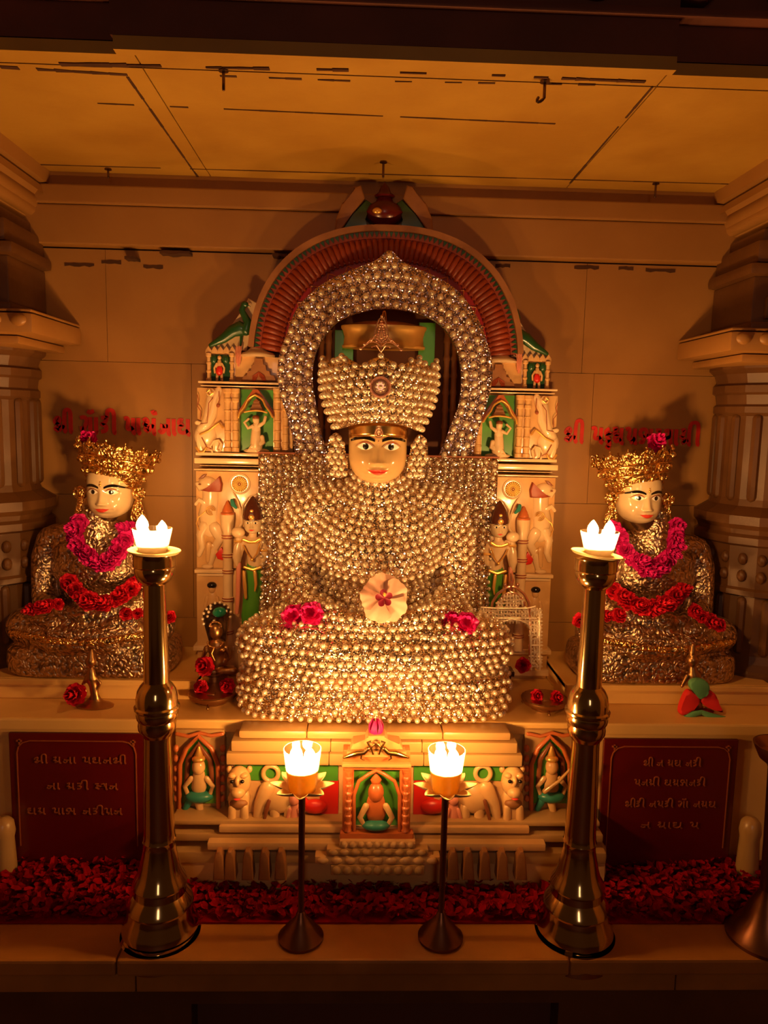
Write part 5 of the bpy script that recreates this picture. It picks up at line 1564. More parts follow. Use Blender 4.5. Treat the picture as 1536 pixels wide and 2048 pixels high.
for q in (-1, 1):
    x = 752
    r5.tube(mb, [(x+q*16, 1492), (x+q*24, 1500), (x+q*38, 1501), (x+q*52, 1506), (x+q*64, 1510)], [5, 6, 7, 5, 2.5], 10, 1, -.012)
    r5.tube(mb, [(x+q*20, 1498), (x+q*12, 1488), (x+q*17, 1480), (x+q*10, 1478)], [4, 3.2, 3, 2.2], 10, 1, -.012)
    r5.tube(mb, [(x+q*28, 1502), (x+q*30, 1512), (x+q*24, 1515)], [2.4, 2, 2], 8, 1, -.012)
    r5.tube(mb, [(x+q*4, 1484), (x+q*10, 1492), (x+q*6, 1504)], [2.4, 2.4, 2], 8, 1, -.01)
obj('gilded_peacocks', mb, M['gold'], TS)

# goddess niches on the pedestal flanks
def goddess(sx, px0):
    side = 'left' if sx < 0 else 'right'
    d = 1.615; r = Rel(d, 1, 1)
    c0 = px0
    T = thing('goddess_niche', 'painted goddess niche at the %s end of the pedestal, under an arch' % side, 'niche', (r.P(c0, 1640).x, d, KERB+.001), 'goddess niches', world=True)
    mb = MB(); r.box(mb, c0-48, 1464, c0+52, 1642, .012, .04, .002); a = r.P(c0-48, 1642); b = r.P(c0+52, 1642)
    mb.box(min(a.x, b.x), max(a.x, b.x), d+.012, 1.650, KERB+.001, a.z)
    obj('niche_block', mb, M['ledge'], T)
    obj('green_ground', r.poly(MB(), [(c0-34, 1610), (c0-34, 1530), (c0-20, 1500), (c0, 1480), (c0+22, 1500), (c0+36, 1530), (c0+36, 1610)], .008, .013), M['green'], T, False)
    mb = MB(); r.tube(mb, [(c0-38, 1620), (c0-37, 1530), (c0-24, 1498), (c0, 1474), (c0+26, 1498), (c0+39, 1530), (c0+40, 1620)], 5, 10, 1, .004)
    r.tube(mb, [(c0-44, 1470), (c0-20, 1475), (c0+4, 1468), (c0+26, 1474), (c0+48, 1470)], 4, 8, 1, .006)
    for q in (-46, 48):
        for k in range(6): r.ell(mb, c0+q, 1500+k*20, 6, 8, 6, .008)
    obj('arch_trim', mb, M['orange'], T)
    obj('dark_hood', r.tube(MB(), [(c0-24, 1570), (c0-20, 1520), (c0, 1490), (c0+24, 1522), (c0+28, 1570)], [5, 6, 6, 6, 5], 10, .8, .004), M['lid'], T)
    mb = MB(); r.ell(mb, c0+2, 1532, 14, 17, 13, -.004); r.tube(mb, [(c0+2, 1548), (c0+2, 1575)], [13, 16], 14, .6, .0)
    for q in (-1, 1): r.tube(mb, [(c0+2+q*15, 1556), (c0+2+q*28, 1572), (c0+2+q*22, 1588)], [6, 5, 4.5], 10, .8, -.002)
    r.tube(mb, [(c0, 1600), (c0+6, 1625), (c0+4, 1640)], [9, 7, 6], 10, .8, .0)
    obj('goddess', mb, M['stone'], T)
    obj('gilded_crown', r.tube(r.ell(MB(), c0+2, 1516, 14, 8, 12, -.004), [(c0+2, 1512), (c0+2, 1494)], [10, 3], 12, .8, -.002), M['goldpaint'], T)
    mb = MB(); r.ell(mb, c0+2, 1592, 30, 13, 16, -.002); r.tube(mb, [(c0-16, 1600), (c0-26, 1618)], [8, 6], 10, .8, .0); obj('teal_skirt', mb, M['teal'], T)
    obj('red_seat', r.box(MB(), c0-36, 1622, c0+42, 1636, -.004, .02, .003), M['orange'], T)
    if sx > 0: obj('veena', r.tube(MB(), [(c0-16, 1572), (c0+12, 1552), (c0+44, 1518)], [6, 3.5, 2.5], 10, 1, -.024), M['ledge'], T, label='slanting pale veena')
goddess(-1, 396); goddess(1, 1101)

# rounded marble blocks in the trough by the plaques
for px, nm in ((4, 'rounded marble block at the left edge of the petal trough'), (1196, 'rounded marble block right of the pedestal by the tall stand'), (1503, 'rounded marble block at the right end of the petal trough')):
    p = W(px, 1700, 1.60); z1 = W(px, 1640 if px != 1196 else 1688, 1.60).z
    mb = MB(); mb.lathe([(.024, KERB+.001), (.026, KERB+.01), (.022, z1-.05), (.025, z1-.035), (.022, z1-.012), (.014, z1-.003), (0, z1)], (p.x, 1.612, 0), 20)
    one('corner_post', mb, M['ledge'], nm, 'post')
# ================================================================== FLOWERS
def petal_fn(L, w, cup, ruffle, ph, a, lift):
    """one petal rooted at the origin, pointing along +x then rotated by a about z"""
    ca, sa = math.cos(a), math.sin(a)
    def f(u, v):
        t = v; s = (u-.5)*2
        ww = w*math.sin(PI*min(1, .12+t*.80))**.6
        x = L*t*(1-.10*s*s*t); y = ww*s*.5*(1+.0*t)
        z = lift*t+cup*t*t+ruffle*math.sin(s*5+ph)*t*t+.12*w*s*s*t
        return Vector((x*ca-y*sa, x*sa+y*ca, z*1.))
    return f
def bloom_mb(Rr, layers, n, ruffle, cupk, seed=1):
    rg = random.Random(seed); mb = MB()
    for l in range(layers):
        k = 1-l*.24
        for i in range(n):
            a = 2*PI*(i+.5*l)/n+rg.uniform(-.15, .15)
            mb.grid(petal_fn(Rr*k*rg.uniform(.9, 1.08), Rr*1.15*k, Rr*(.10+cupk*l), Rr*ruffle*rg.uniform(.6, 1.3), rg.uniform(0, 6), a, Rr*(.05+.28*l)), 8, 7)
    return mb
def bloom(name, label, cat, loc, normal, Rr, m, layers=3, n=6, ruffle=.10, cupk=.25, seed=1, heart=None, group=None, parent=None, ang=0.):
    """normal: direction the flower faces"""
    q = Vector(normal).normalized().to_track_quat('Z', 'Y').to_matrix().to_4x4() @ Matrix.Rotation(ang, 4, 'Z')
    mb = bloom_mb(Rr, layers, n, ruffle, cupk, seed)
    mb.xform(q)
    T = thing(name, label, cat, loc, group)
    obj('petals', mb, m, T, ang=180)
    if heart: obj('flower_centre', MB().ell(q.to_3x3() @ Vector((0, 0, Rr*.22)), Rr*.16), heart, T)
    return T
def surf_pt(px, py, guess, default):
    return W(px, py, default)

# pale hibiscus in front of the hands
hp = W(768, 1196, 1.628)
Th = thing('hibiscus', 'large salmon hibiscus with crimson heart in the lap of the pearl statue', 'flower', hp)
q = Vector((-.02, -1, .22)).normalized().to_track_quat('Z', 'Y').to_matrix().to_4x4()
Rh = 51*1.628/FPX
for i in range(5):
    a = PI/2+2*PI*i/5+.15
    rg = random.Random(i+3)
    def pf(u, v, a=a, ph=rg.uniform(0, 6), k=rg.uniform(.95, 1.04), tw=1 if i % 2 else -1):
        s = (u-.5)*2; t = v
        an = a+s*.90*(.40+.60*t**.4)
        rad = Rh*k*t*(1-.24*abs(s)**2.6)*(1+.025*t*math.sin(s*9+ph)+.014*math.sin(s*21+ph*2)*t)
        z = Rh*(.26*t*(1-t*.8)+.11*t*s+.045*t*t*math.sin(s*5+ph)+.016*t**3*math.sin(s*13+ph))
        return Vector((rad*math.cos(an), rad*math.sin(an), z))
    mb = MB(); mb.grid(pf, 44, 16); mb.xform(q)
    obj('petal', mb, M['hib'], Th, ang=180)
mb = MB()
for i in range(5):
    a = PI/2+2*PI*i/5+.15
    mb.grid(lambda u, v, a=a: Vector((Rh*.36*v*(1-.35*abs(2*u-1)**2)*math.cos(a+(u-.5)*1.25), Rh*.36*v*(1-.35*abs(2*u-1)**2)*math.sin(a+(u-.5)*1.25), Rh*(.19+.10*v))), 8, 5)
obj('crimson_heart', mb.xform(q), M['hibc'], Th, ang=180)
mb = MB(); mb.tube([(0, 0, .004), (.001, .006, .012), (.001, .011, .019)], [.0022, .0018, .0016], 10)
for i in range(16): mb.ell((.001+.0025*math.cos(i*2.4), .006+.0025*math.sin(i*2.4)+i*.0003, .011+i*.0006), .0012, 6, 5)
obj('stamen', mb.xform(q), M['stamen'], Th)

# magenta blooms on the knees of the pearl statue (two each side) and the bud on the pedestal
def on_statue(px, py, sink=.0):
    o = CAM; v = (W(px, py, 1.)-CAM).normalized()
    bv = BVHTree.FromObject(Bm, bpy.context.evaluated_depsgraph_get())
    l = Vector((0, YB, ZB)); h = bv.ray_cast(o-l, v)
    return (h[0]+l-v*sink if h[0] else W(px, py, 1.66)), (h[1] if h[0] else Vector((0, -1, 0)))
for i, (px, py, rr_, lb) in enumerate(((588, 1234, 27, 'magenta blossom on the left knee of the pearl statue, outer one'), (622, 1228, 25, 'magenta blossom on the left knee of the pearl statue, nearer the hibiscus'),
                              (900, 1244, 24, 'magenta blossom on the right knee of the pearl statue, nearer the hibiscus'), (932, 1247, 24, 'magenta blossom on the right knee of the pearl statue, outer one'))):
    p, nn = on_statue(px, py, .018)
    bloom('blossom', lb, 'flower', p, (jit(.25), -1, .45), rr_*1.68/FPX*1.05, M['magenta'], 3, 6, .12, .18, 20+i, group='magenta blossoms on the knees')
p = W(752, 1462, 1.567)
Tb = thing('flower_bud', 'magenta bud lying on top of the small orange shrine', 'flower', p)
mb = MB()
for i in range(6):
    a = i*PI/3+.2
    mb.grid(lambda u, v, a=a: Vector(((.0155*math.sin(v*2.7)**.8+.0015)*math.cos(a+(u-.5)*1.35*(1-v*.6)), (.0155*math.sin(v*2.7)**.8+.0015)*math.sin(a+(u-.5)*1.35*(1-v*.6)), -.018+.044*v+.002*math.sin(u*9))), 8, 9)
obj('petals', mb, M['purple'], Tb, ang=180)

# ================================================================== SIDE STATUES
def side_statue(sx):
    s_l = 'left' if sx < 0 else 'right'
    d = 1.86
    cpx = 190 if sx < 0 else 1302
    c = W(cpx, 1345, 1.80)
    k = .685
    X = c.x*1.86/1.80*.985
    loc = Vector((X, d, STEP+.001))
    T = thing('seated_statue', 'bronze-armoured cross-legged statue with pale painted face, on the %s step' % s_l, 'statue', loc, 'side statues')
    me = side_me.copy(); me.transform(Matrix.Scale(k, 4))
    obj('body', me, M['emb_silver'], T, ang=180)
    chin_px = 1041 if sx < 0 else 1052
    face_c = W(206 if sx < 0 else 1291, chin_px, 1.79)
    chinz = face_c.z-loc.z; fx = face_c.x*1.0-loc.x
    hw2 = 42*1.79/FPX
    mb = MB(); mb.tube([(0, .01, k*.54), (fx*.9, .0, chinz+.03)], [.036, .034], 20); obj('neck', mb, M['bronze'], T)
    lean = 0
    Mx = Matrix.Translation((fx, -.012, chinz)) @ Matrix.Rotation(R(3)*sx, 4, 'Z') @ Matrix.Scale(hw2*1.04, 4)
    make_face(T, Mx, M['skin2'])
    mb = MB(); mb.ell(Mx @ Vector((0, -1.16, 1.62)), .0028, 10, 8); mb.ell(Mx @ Vector((0, -1.14, 1.74)), .0022, 10, 8)
    obj('forehead_mark', mb, M['goldpaint'], T)
    # breastplate lines: raised curved bands
    mb = MB()
    for q in range(3):
        zz = k*(.455-.035*q); w_ = k*.13
        mb.tube([(w_*math.sin(t)*.98, -k*(.085+.012)*math.cos(t)-k*.004, zz-k*.03*math.cos(t)) for t in [i*PI/12-PI/2*.8 for i in range(-0, 11)]], .0018, 8)
    for s2 in (-1, 1):
        mb.tube([(s2*k*.185, -k*.046, k*.40), (s2*k*.20, -k*.045, k*.34), (s2*k*.19, -k*.06, k*.28)], .004, 8)
    obj('raised_bands', mb, M['emb_silver'], T)
    mb = MB()
    for s2 in (-1, 1):
        mb.tube([(s2*k*.24, -k*.155, k*.165), (s2*k*.10, -k*.192, k*.150), (-s2*k*.03, -k*.195, k*.140)], [.010, .009, .007], 12)
    obj('gilded_shin_guard', mb, M['emb_gold'], T)
    # crown
    cz = chinz+hw2*1.04*1.52
    cl = loc+Vector((fx, .004, cz))
    Tc2 = thing('crown', 'gilded openwork crown with pointed rim worn by the %s bronze statue' % s_l, 'crown', cl, 'gilded crowns')
    H = .078; rb, rt = hw2*1.20, hw2*1.20*1.62
    mb = MB(); N_ = 120
    def cf2(u, v):
        a = 2*PI*u; sc_ = abs(math.sin(a*7))**.7*.014+.006*abs(math.sin(a*21))
        r_ = rb+(rt-rb)*v**1.1; z = H*v+sc_*v**4
        return Vector((r_*math.cos(a), r_*1.05*math.sin(a), z))
    mb.grid(cf2, N_, 16); mb.grid(lambda u, v: (lambda p: Vector((p.x*.955, p.y*.955, p.z)))(cf2(1-u, v)), N_, 16)
    cb_ = obj('crown_wall', mb, M['emb_gold'], Tc2, ang=60)
    mb = MB()
    for t, w_ in ((0., .0032), (.16, .0022), (.5, .0026), (.8, .002)):
        r_ = rb+(rt-rb)*t**1.1+.001
        mb.tube([(r_*math.cos(a), r_*1.05*math.sin(a), H*t) for a in [i*2*PI/48 for i in range(48)]], w_, 8, closed=True)
    obj('hoop', mb, M['gold'], Tc2)
    mb = MB()
    for i in range(14):
        a = 2*PI*(i+.5)/14; r_ = rt*1.0
        for dz, rr_ in ((.006, .0065), (.020, .0045), (.028, .0028)): mb.ell((r_*math.cos(a), r_*1.05*math.sin(a), H+dz-.004), (rr_, rr_, rr_*1.2), 8, 6)
        r2_ = rb+(rt-rb)*.66
        mb.ell((r2_*math.cos(a), r2_*1.05*math.sin(a), H*.66), (.007, .007, .009), 8, 6)
        r2_ = rb+(rt-rb)*.33
        mb.ell((r2_*math.cos(a+.2), r2_*1.05*math.sin(a+.2), H*.33), (.0055, .0055, .007), 8, 6)
    obj('leaf_points', mb, M['emb_gold'], Tc2)
    Tc2.rotation_euler = (R(-7), R(9 if sx < 0 else -8), 0)
    # ear ornaments
    for e in (-1, 1):
        ez = chinz+hw2*.25
        p = loc+Vector((fx+e*hw2*1.34, -.018, ez))
        Te = thing('ear_ornament', 'gilded drop ear ornament on the %s side of the %s bronze statue face' % ('left' if e < 0 else 'right', s_l), 'ear ornament', p, 'gilded ear ornaments')
        h = hw2*1.05
        out = smooth_closed([(-.010, -h*.45), (.010, -h*.48), (.020, -h*.2), (.014, h*.2), (.008, h*.62), (-.004, h*.62), (-.012, h*.2), (-.016, -h*.2)])
        mb = MB(); mb.prism([(x*(1 if e > 0 else -1), z) for x, z in out], -.006, .006, .002); obj('drop', mb, M['emb_gold'], Te)
        mb = MB(); cxx = e*.004; czz = h*.92
        mb.tube([(cxx+.014*math.cos(a), -.002, czz+.014*math.sin(a)) for a in [i*2*PI/24 for i in range(24)]], .0038, 8, closed=True)
        mb.ell((cxx, -.003, czz), (.006, .004, .006), 10, 8); mb.ell((cxx, -.0, czz), (.012, .002, .012), 16, 8)
        obj('rosette', mb, M['emb_gold'], Te)
        mb = MB()
        for t in range(5): mb.ell((e*.002, -.007, -h*.3+t*h*.2), .003, 8, 6)
        obj('bead', mb, M['gold'], Te)
    return T, loc, fx, chinz
LS = side_statue(-1); RS = side_statue(1)

def garland(label, pts, Rr, m, seedv, group, facing=(0, -1, .25)):
    """pts: (px, py, depth) path of the string; one flower per point"""
    P_ = [W(*p) for p in pts]
    c = sum(P_, Vector())/len(P_)
    T = thing('garland', label, 'garland', c, group)
    mb = MB(); mb.tube([p-c+Vector((0, .006, 0)) for p in P_], .0018, 6); obj('string', mb, M['dgreen'], T)
    for i, p in enumerate(P_):
        q = (Vector(facing)+Vector((jit(.5), 0, jit(.5)))).normalized().to_track_quat('Z', 'Y').to_matrix().to_4x4()
        mb = bloom_mb(Rr*rnd.uniform(.85, 1.12), 4, 7, .09, .22, seedv+i).xform(Matrix.Translation(p-c) @ q)
        obj('flower', mb, m, T, ang=180)
def path(pts, n):
    out = resamp([(a, b) for a, b, _ in pts], n-1); d = [p[2] for p in pts]
    return [(x, y, d[min(len(d)-1, int(round(i/(n-1)*(len(d)-1))))]) for i, (x, y) in enumerate(out)]
garland('purple-magenta flower garland around the neck of the left bronze statue', path([(158, 1045, 1.80), (150, 1072, 1.77), (163, 1100, 1.75), (188, 1122, 1.74), (208, 1132, 1.735), (226, 1118, 1.74), (244, 1092, 1.75), (258, 1062, 1.78)], 14), .0235, M['purple'], 40, 'neck garlands')
garland('red flower garland hanging low across the waist of the left bronze statue', path([(140, 1165, 1.78), (158, 1188, 1.74), (185, 1206, 1.715), (215, 1206, 1.71), (245, 1190, 1.72), (275, 1166, 1.77)], 10), .0225, M['rose'], 60, 'waist garlands')
garland('purple-magenta flower garland around the neck of the right bronze statue', path([(1228, 1055, 1.80), (1238, 1082, 1.77), (1256, 1110, 1.75), (1288, 1136, 1.735), (1316, 1138, 1.735), (1338, 1112, 1.75), (1350, 1080, 1.77), (1352, 1052, 1.80)], 14), .0240, M['purple'], 80, 'neck garlands')
garland('red flower garland hanging low across the waist of the right bronze statue', path([(1228, 1182, 1.76), (1250, 1200, 1.73), (1280, 1215, 1.712), (1310, 1216, 1.71), (1338, 1204, 1.73), (1362, 1182, 1.77)], 10), .0235, M['rose'], 100, 'waist garlands')
garland('short row of red flowers on the outer knee of the left bronze statue', path([(64, 1218, 1.74), (90, 1215, 1.74), (116, 1208, 1.75)], 4), .0175, M['rose'], 120, 'knee flowers')
garland('short row of red flowers on the inner knee of the left bronze statue', path([(252, 1228, 1.74), (282, 1226, 1.735), (312, 1228, 1.74), (340, 1234, 1.745)], 5), .0165, M['rose'], 130, 'knee flowers')
garland('short row of red flowers on the inner knee of the right bronze statue', path([(1160, 1240, 1.745), (1190, 1234, 1.74), (1215, 1232, 1.735), (1236, 1232, 1.735)], 4), .0185, M['rose'], 140, 'knee flowers')
garland('short row of red flowers on the outer knee of the right bronze statue', path([(1388, 1222, 1.75), (1412, 1238, 1.74), (1438, 1250, 1.74)], 4), .020, M['rose'], 150, 'knee flowers')
bloom('blossom', 'dark magenta blossom on top of the left gilded crown', 'flower', W(178, 880, 1.83), (0, -1, .5), .0235, M['magenta'], 4, 7, .1, .22, 160)
bloom('blossom', 'dark red-magenta blossom on top of the right gilded crown', 'flower', W(1312, 886, 1.83), (0, -1, .5), .0255, M['magenta'], 4, 7, .1, .22, 161)

# ================================================================== SMALL OBJECTS ON THE SHELF
def tray(px, py, d, rad_px, label):
    p = W(px, py, d); rr_ = rad_px*d/FPX
    T = thing('offering_tray', label, 'tray', (p.x, d, SHELF+.001), 'brass trays')
    mb = MB(); mb.lathe([(rr_*.55, .006), (rr_*.5, .0), (rr_*.6, .0), (rr_*.64, .010), (rr_*.95, .013), (rr_, .020), (rr_*1.0, .024), (rr_*.95, .020), (0, .016)], n=44)
    obj('dish', mb, M['oldbrass'], T)
    for i in range(3):
        a = 2*PI*i/3+.5
        mb = MB(); mb.tube([(rr_*.75*math.cos(a), rr_*.75*math.sin(a), .014), (rr_*.9*math.cos(a), rr_*.9*math.sin(a), .006), (rr_*.98*math.cos(a), rr_*.98*math.sin(a), .0035)], [.003, .003, .0035], 8); obj('foot', mb, M['oldbrass'], T)
    mb = MB(); mb.lathe([(rr_*.98, .022), (rr_*1.02, .0235), (rr_*.98, .026)], n=44)
    for i in range(24):
        a = 2*PI*i/24; mb.ell((rr_*.97*math.cos(a), rr_*.97*math.sin(a), .0245), .0024, 6, 5)
    obj('beaded_rim', mb, M['oldbrass'], T)
    mb = MB(); 
    for i in range(6): mb.box(rr_*(-.35+.13*i), rr_*(-.26+.13*i), -rr_*.3, -rr_*.2, .016, .022, .001)
    mb.box(-.010, .010, -rr_*.5, -rr_*.2, .016, .028, .002)
    obj('footprint_relief', mb, M['oldbrass'], T)
    return T
tray(426, 1400, 1.75, 50, 'low brass tray on the shelf in front of the small hooded idol')
tray(1088, 1418, 1.73, 48, 'low brass tray on the shelf below the silver filigree arch')
# small idol with a jewelled hood
d = 1.84; r6 = Rel(d, -1)
Tn = thing('hooded_idol', 'small dark metal idol with a green jewelled serpent hood, left of the large statue', 'idol', (r6.P(430, 1385).x, d, SHELF+.0005), world=True)
p = r6.P(430, 1340)
mb = MB(); 
mb.lathe([(.040, SHELF+.001), (.041, SHELF+.010), (.034, SHELF+.016), (.033, p.z-.008), (.039, p.z-.004), (.039, p.z)], (p.x, d, 0), 28)
obj('idol_base', mb, M['oldbrass'], Tn)
r7 = Rel(d-.02, -1)
mb = MB(); r7.tube(mb, [(432, 1330), (432, 1310), (432, 1296)], [17, 16, 20], 16, .7, .012); r7.tube(mb, [(432, 1294), (431, 1284)], [9, 7], 12, .9, .01); r7.ell(mb, 431, 1264, 14, 17, 13, .006); [r7.ell(mb, 431+12*math.cos(i*.52), 1252-9*math.sin(i*.52), 3, 3, 3, -.002) for i in range(7)]
for q in (-1, 1):
    r7.tube(mb, [(432+q*20, 1298), (432+q*27, 1316), (432+q*10, 1332)], [6, 5, 4], 10, .9, .008); r7.tube(mb, [(432+q*34, 1342), (432+q*5, 1344)], [9, 8], 12, .8, .0)
me = remeshed(mb, .0022, 3); obj('idol_body', me, M['oldbrass'], Tn, ang=180)
mb = MB()
r7.poly(mb, smooth_closed([(404, 1250), (402, 1232), (410, 1218), (426, 1211), (442, 1213), (454, 1222), (456, 1236), (450, 1256), (448, 1285), (440, 1300), (420, 1300), (412, 1280)]), .022, .034, .003)
hood = obj('jewelled_hood', mb, M['bronze'], Tn)
obj('green_stone', r7.ell(MB(), 436, 1228, 15, 11, 8, .018, -12), M['gem_g'], hood)
mb = MB()
for i, (x, y) in enumerate([(404, 1252), (402, 1242), (404, 1231), (410, 1222), (418, 1215), (427, 1210), (437, 1209), (446, 1213), (454, 1219), (459, 1228), (458, 1238), (414, 1228), (412, 1237), (418, 1221), (425, 1246), (450, 1226)]):
    r7.ell(mb, x, y, 3., 3., 2.6, .019)
obj('paste_gem', mb, M['silver'], hood)
mb = MB(); 
for i in range(14):
    a = PI*i/13; r7.ell(mb, 431+15*math.cos(a), 1284+10*math.sin(a), 2, 2, 2, -.004)
r7.tube(mb, [(428, 1296), (424, 1306), (430, 1320)], 1.8, 8, 1, -.004); r7.ell(mb, 446, 1298, 6, 4, 4, -.008)
obj('gilded_jewellery', mb, M['gold'], Tn)
for i, (x, y, dd, rr_, lb) in enumerate(((412, 1332, 1.79, 22, 'dark red blossom leaning on the base of the small hooded idol'), (402, 1375, 1.745, 16, 'bright red blossom on the left brass tray, left one'), (455, 1372, 1.745, 17, 'dark red blossom on the left brass tray, right one'))):
    bloom('blossom', lb, 'flower', W(x, y, dd), (jit(.2), -1, .35), rr_*dd/FPX, M['rose'], 4, 7, .1, .22, 200+i, group='red blossoms by the small idol')
# silver filigree arch
d = 1.86; r8 = Rel(d, -1)
zb_ = r8.P(1030, 1400).z
Tf = thing('filigree_arch', 'silver filigree arched frame standing right of the large statue', 'ornament', (r8.P(1025, 1400).x, d, SHELF+.001), world=True)
mb = MB(); mb.box(r8.P(985, 1).x, r8.P(1080, 1).x, d-.02, d+.02, SHELF+.001, r8.P(1030, 1342).z, .003); mb.box(r8.P(978, 1).x, r8.P(1086, 1).x, d-.024, d+.024, r8.P(1030, 1348).z, r8.P(1030, 1338).z, .002)
obj('stand_block', mb, M['bronze'], Tf)
fr = [(982, 1340), (982, 1225), (985, 1205), (995, 1188), (1012, 1176), (1022, 1172), (1034, 1176), (1048, 1188), (1057, 1205), (1060, 1225), (1060, 1340)]
mb = MB(); r8.tube(mb, fr, 3, 8, 1); r8.tube(mb, [(992, 1215), (998, 1200), (1010, 1188), (1022, 1184), (1034, 1188), (1046, 1200), (1051, 1216)], 2, 8, 1)
obj('outer_frame', mb, M['ruby_metal'], Tf)
mb = MB(); r8.tube(mb, [(1022, 1172), (1024, 1160), (1022, 1148)], [4, 5, 2], 8, 1); r8.ell(mb, 1010, 1170, 4, 5); r8.ell(mb, 1035, 1170, 4, 5); obj('finial', mb, M['ruby_metal'], Tf)
lat = random.Random(9)
mb = MB()
pol = [(990, 1216), (998, 1200), (1010, 1189), (1022, 1185), (1034, 1189), (1046, 1200), (1054, 1216), (1086, 1220), (1086, 1338), (1062, 1338), (1060, 1262), (1052, 1248), (1036, 1242), (1010, 1244), (990, 1252), (962, 1236), (962, 1214)]
pl = [(x, -y) for x, y in pol]
for yy in range(1186, 1340, 7):
    for xx in range(960, 1088, 6):
        if inside(xx, -yy, pl):
            if lat.random() < .8: r8.tube(mb, [(xx-3.2, yy+lat.uniform(-1, 1)), (xx+3.2, yy+lat.uniform(-1, 1))], 2.3, 5, 1, lat.uniform(-.003, .003))
            if lat.random() < .75: r8.tube(mb, [(xx+lat.uniform(-1, 1), yy-3.6), (xx+lat.uniform(-1, 1), yy+3.6)], 2.2, 5, 1, lat.uniform(-.003, .003))
            if lat.random() < .4: r8.ell(mb, xx, yy, 2.4, 2.4, 2.2, -.002)
obj('filigree_lattice', mb, M['silver'], Tf)
mb = MB()
for pts in ([(962, 1214), (990, 1216), (1054, 1216), (1070, 1212), (1070, 1222)], [(960, 1236), (1072, 1236)], [(1062, 1262), (1056, 1248), (1040, 1240), (1022, 1238), (1004, 1243), (990, 1254)], [(1060, 1262), (1062, 1338)], [(1078, 1222), (1079, 1338)], [(1062, 1290), (1084, 1290)]):
    r8.tube(mb, pts, 2, 8, 1, -.003)
obj('filigree_rail', mb, M['silver'], Tf)
for i, (x, y, dd, rr_, lb) in enumerate(((1046, 1330, 1.828, 17, 'round dark red blossom in front of the silver filigree arch'), (1073, 1391, 1.715, 14, 'red blossom on the right brass tray, left one'), (1112, 1394, 1.715, 15, 'red blossom on the right brass tray, right one'))):
    bloom('blossom', lb, 'flower', W(x, y, dd), (jit(.2), -1, .35), rr_*dd/FPX, M['rose'], 5, 7, .06, .30, 210+i, group='red blossoms by the filigree arch')

# little brass figure with a red blossom on the left
d = 1.71; r9 = Rel(d, -1)
Tg = thing('brass_figurine', 'little brass standing figure in front of the left statue step', 'figurine', (r9.P(190, 1415).x, d, SHELF+.001), world=True)
b0 = r9.P(190, 1416)
mb = MB(); mb.lathe([(.040, SHELF+.001), (.041, SHELF+.005), (.034, SHELF+.009), (.020, SHELF+.014), (.014, SHELF+.02), (.012, b0.z+.01)], (b0.x, d, 0), 24, sx=1.1, sy=.6); obj('foot_plate', mb, M['oldbrass'], Tg)
mb = MB(); r9.tube(mb, [(192, 1412), (190, 1392), (186, 1372), (182, 1358)], [12, 9, 8, 11], 14, .8); r9.tube(mb, [(182, 1358), (182, 1342)], [12, 8], 14, .8); r9.ell(mb, 182, 1322, 11, 13); r9.tube(mb, [(182, 1312), (183, 1300)], [8, 3], 10, 1)
r9.tube(mb, [(190, 1354), (200, 1366), (194, 1380)], [4, 4, 3.5], 8, 1); r9.tube(mb, [(174, 1354), (166, 1368), (172, 1384)], [4, 4, 3.5], 8, 1)
obj('figure', remeshed(mb, .0022, 3), M['oldbrass'], Tg, ang=180)
mb = MB(); r9.tube(mb, [(192, 1388), (202, 1404), (212, 1410)], [5, 4, 3], 8, 1); r9.tube(mb, [(186, 1390), (176, 1408)], [5, 3], 8, 1); obj('garment_fold', mb, M['oldbrass'], Tg)
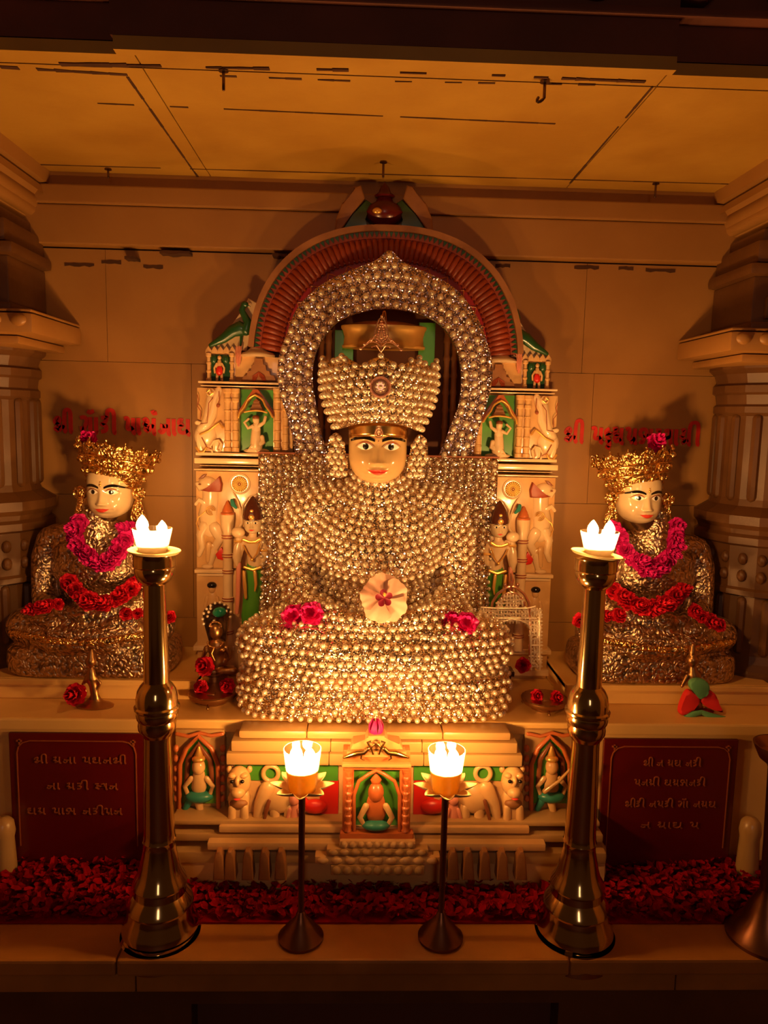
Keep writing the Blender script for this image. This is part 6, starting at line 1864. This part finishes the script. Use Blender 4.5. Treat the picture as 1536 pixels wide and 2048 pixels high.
bloom('blossom', 'bright red round blossom left of the little brass figure', 'flower', W(154, 1388, 1.70), (-.1, -1, .3), 24*1.70/FPX, M['rose'], 5, 8, .06, .30, 220)
# little figure wrapped in red cloth and green ribbon on the right
r9 = Rel(d, 1, 1)
Tg = thing('brass_figurine', 'little brass figure tied with green ribbon and red cloth in front of the right step', 'figurine', (r9.P(1395, 1430).x, d, SHELF+.001), world=True)
b0 = r9.P(1396, 1432)
mb = MB(); mb.lathe([(.034, SHELF+.001), (.036, SHELF+.006), (.030, SHELF+.010), (.016, SHELF+.014), (.012, b0.z+.02)], (b0.x, d, 0), 24, sx=1.1, sy=.6); obj('foot_plate', mb, M['oldbrass'], Tg)
mb = MB(); r9.tube(mb, [(1394, 1425), (1392, 1390), (1390, 1352)], [12, 12, 13], 14, .8); r9.tube(mb, [(1388, 1350), (1386, 1336)], [12, 8], 12, .8); r9.ell(mb, 1385, 1320, 13, 13); r9.tube(mb, [(1385, 1306), (1386, 1290)], [8, 5], 10, 1)
r9.tube(mb, [(1374, 1352), (1364, 1372)], [5, 4], 8, 1); obj('figure', remeshed(mb, .0022, 3), M['oldbrass'], Tg, ang=180)
mb = MB()
r9.poly(mb, smooth_closed([(1372, 1376), (1358, 1398), (1354, 1422), (1372, 1420), (1386, 1404), (1392, 1392)]), -.024, -.004, .005)
r9.poly(mb, smooth_closed([(1410, 1376), (1424, 1384), (1430, 1402), (1438, 1418), (1424, 1414), (1404, 1406), (1394, 1394)]), -.024, -.004, .005)
obj('cloth_wrap', mb, M['cloth_r'], Tg, label='red cloth wrapped round the figure')
mb = MB()
r9.poly(mb, smooth_closed([(1372, 1354), (1388, 1350), (1404, 1356), (1408, 1372), (1392, 1390), (1378, 1376), (1370, 1366)]), -.032, -.018, .005)
r9.tube(mb, [(1394, 1416), (1378, 1420), (1362, 1430), (1356, 1436)], [5, 7, 8, 6], 10, .6, -.026); r9.tube(mb, [(1394, 1416), (1412, 1424), (1430, 1430), (1438, 1430)], [5, 7, 9, 7], 10, .6, -.026)
obj('ribbon_bow', mb, M['cloth_g'], Tg, label='green ribbon bow')
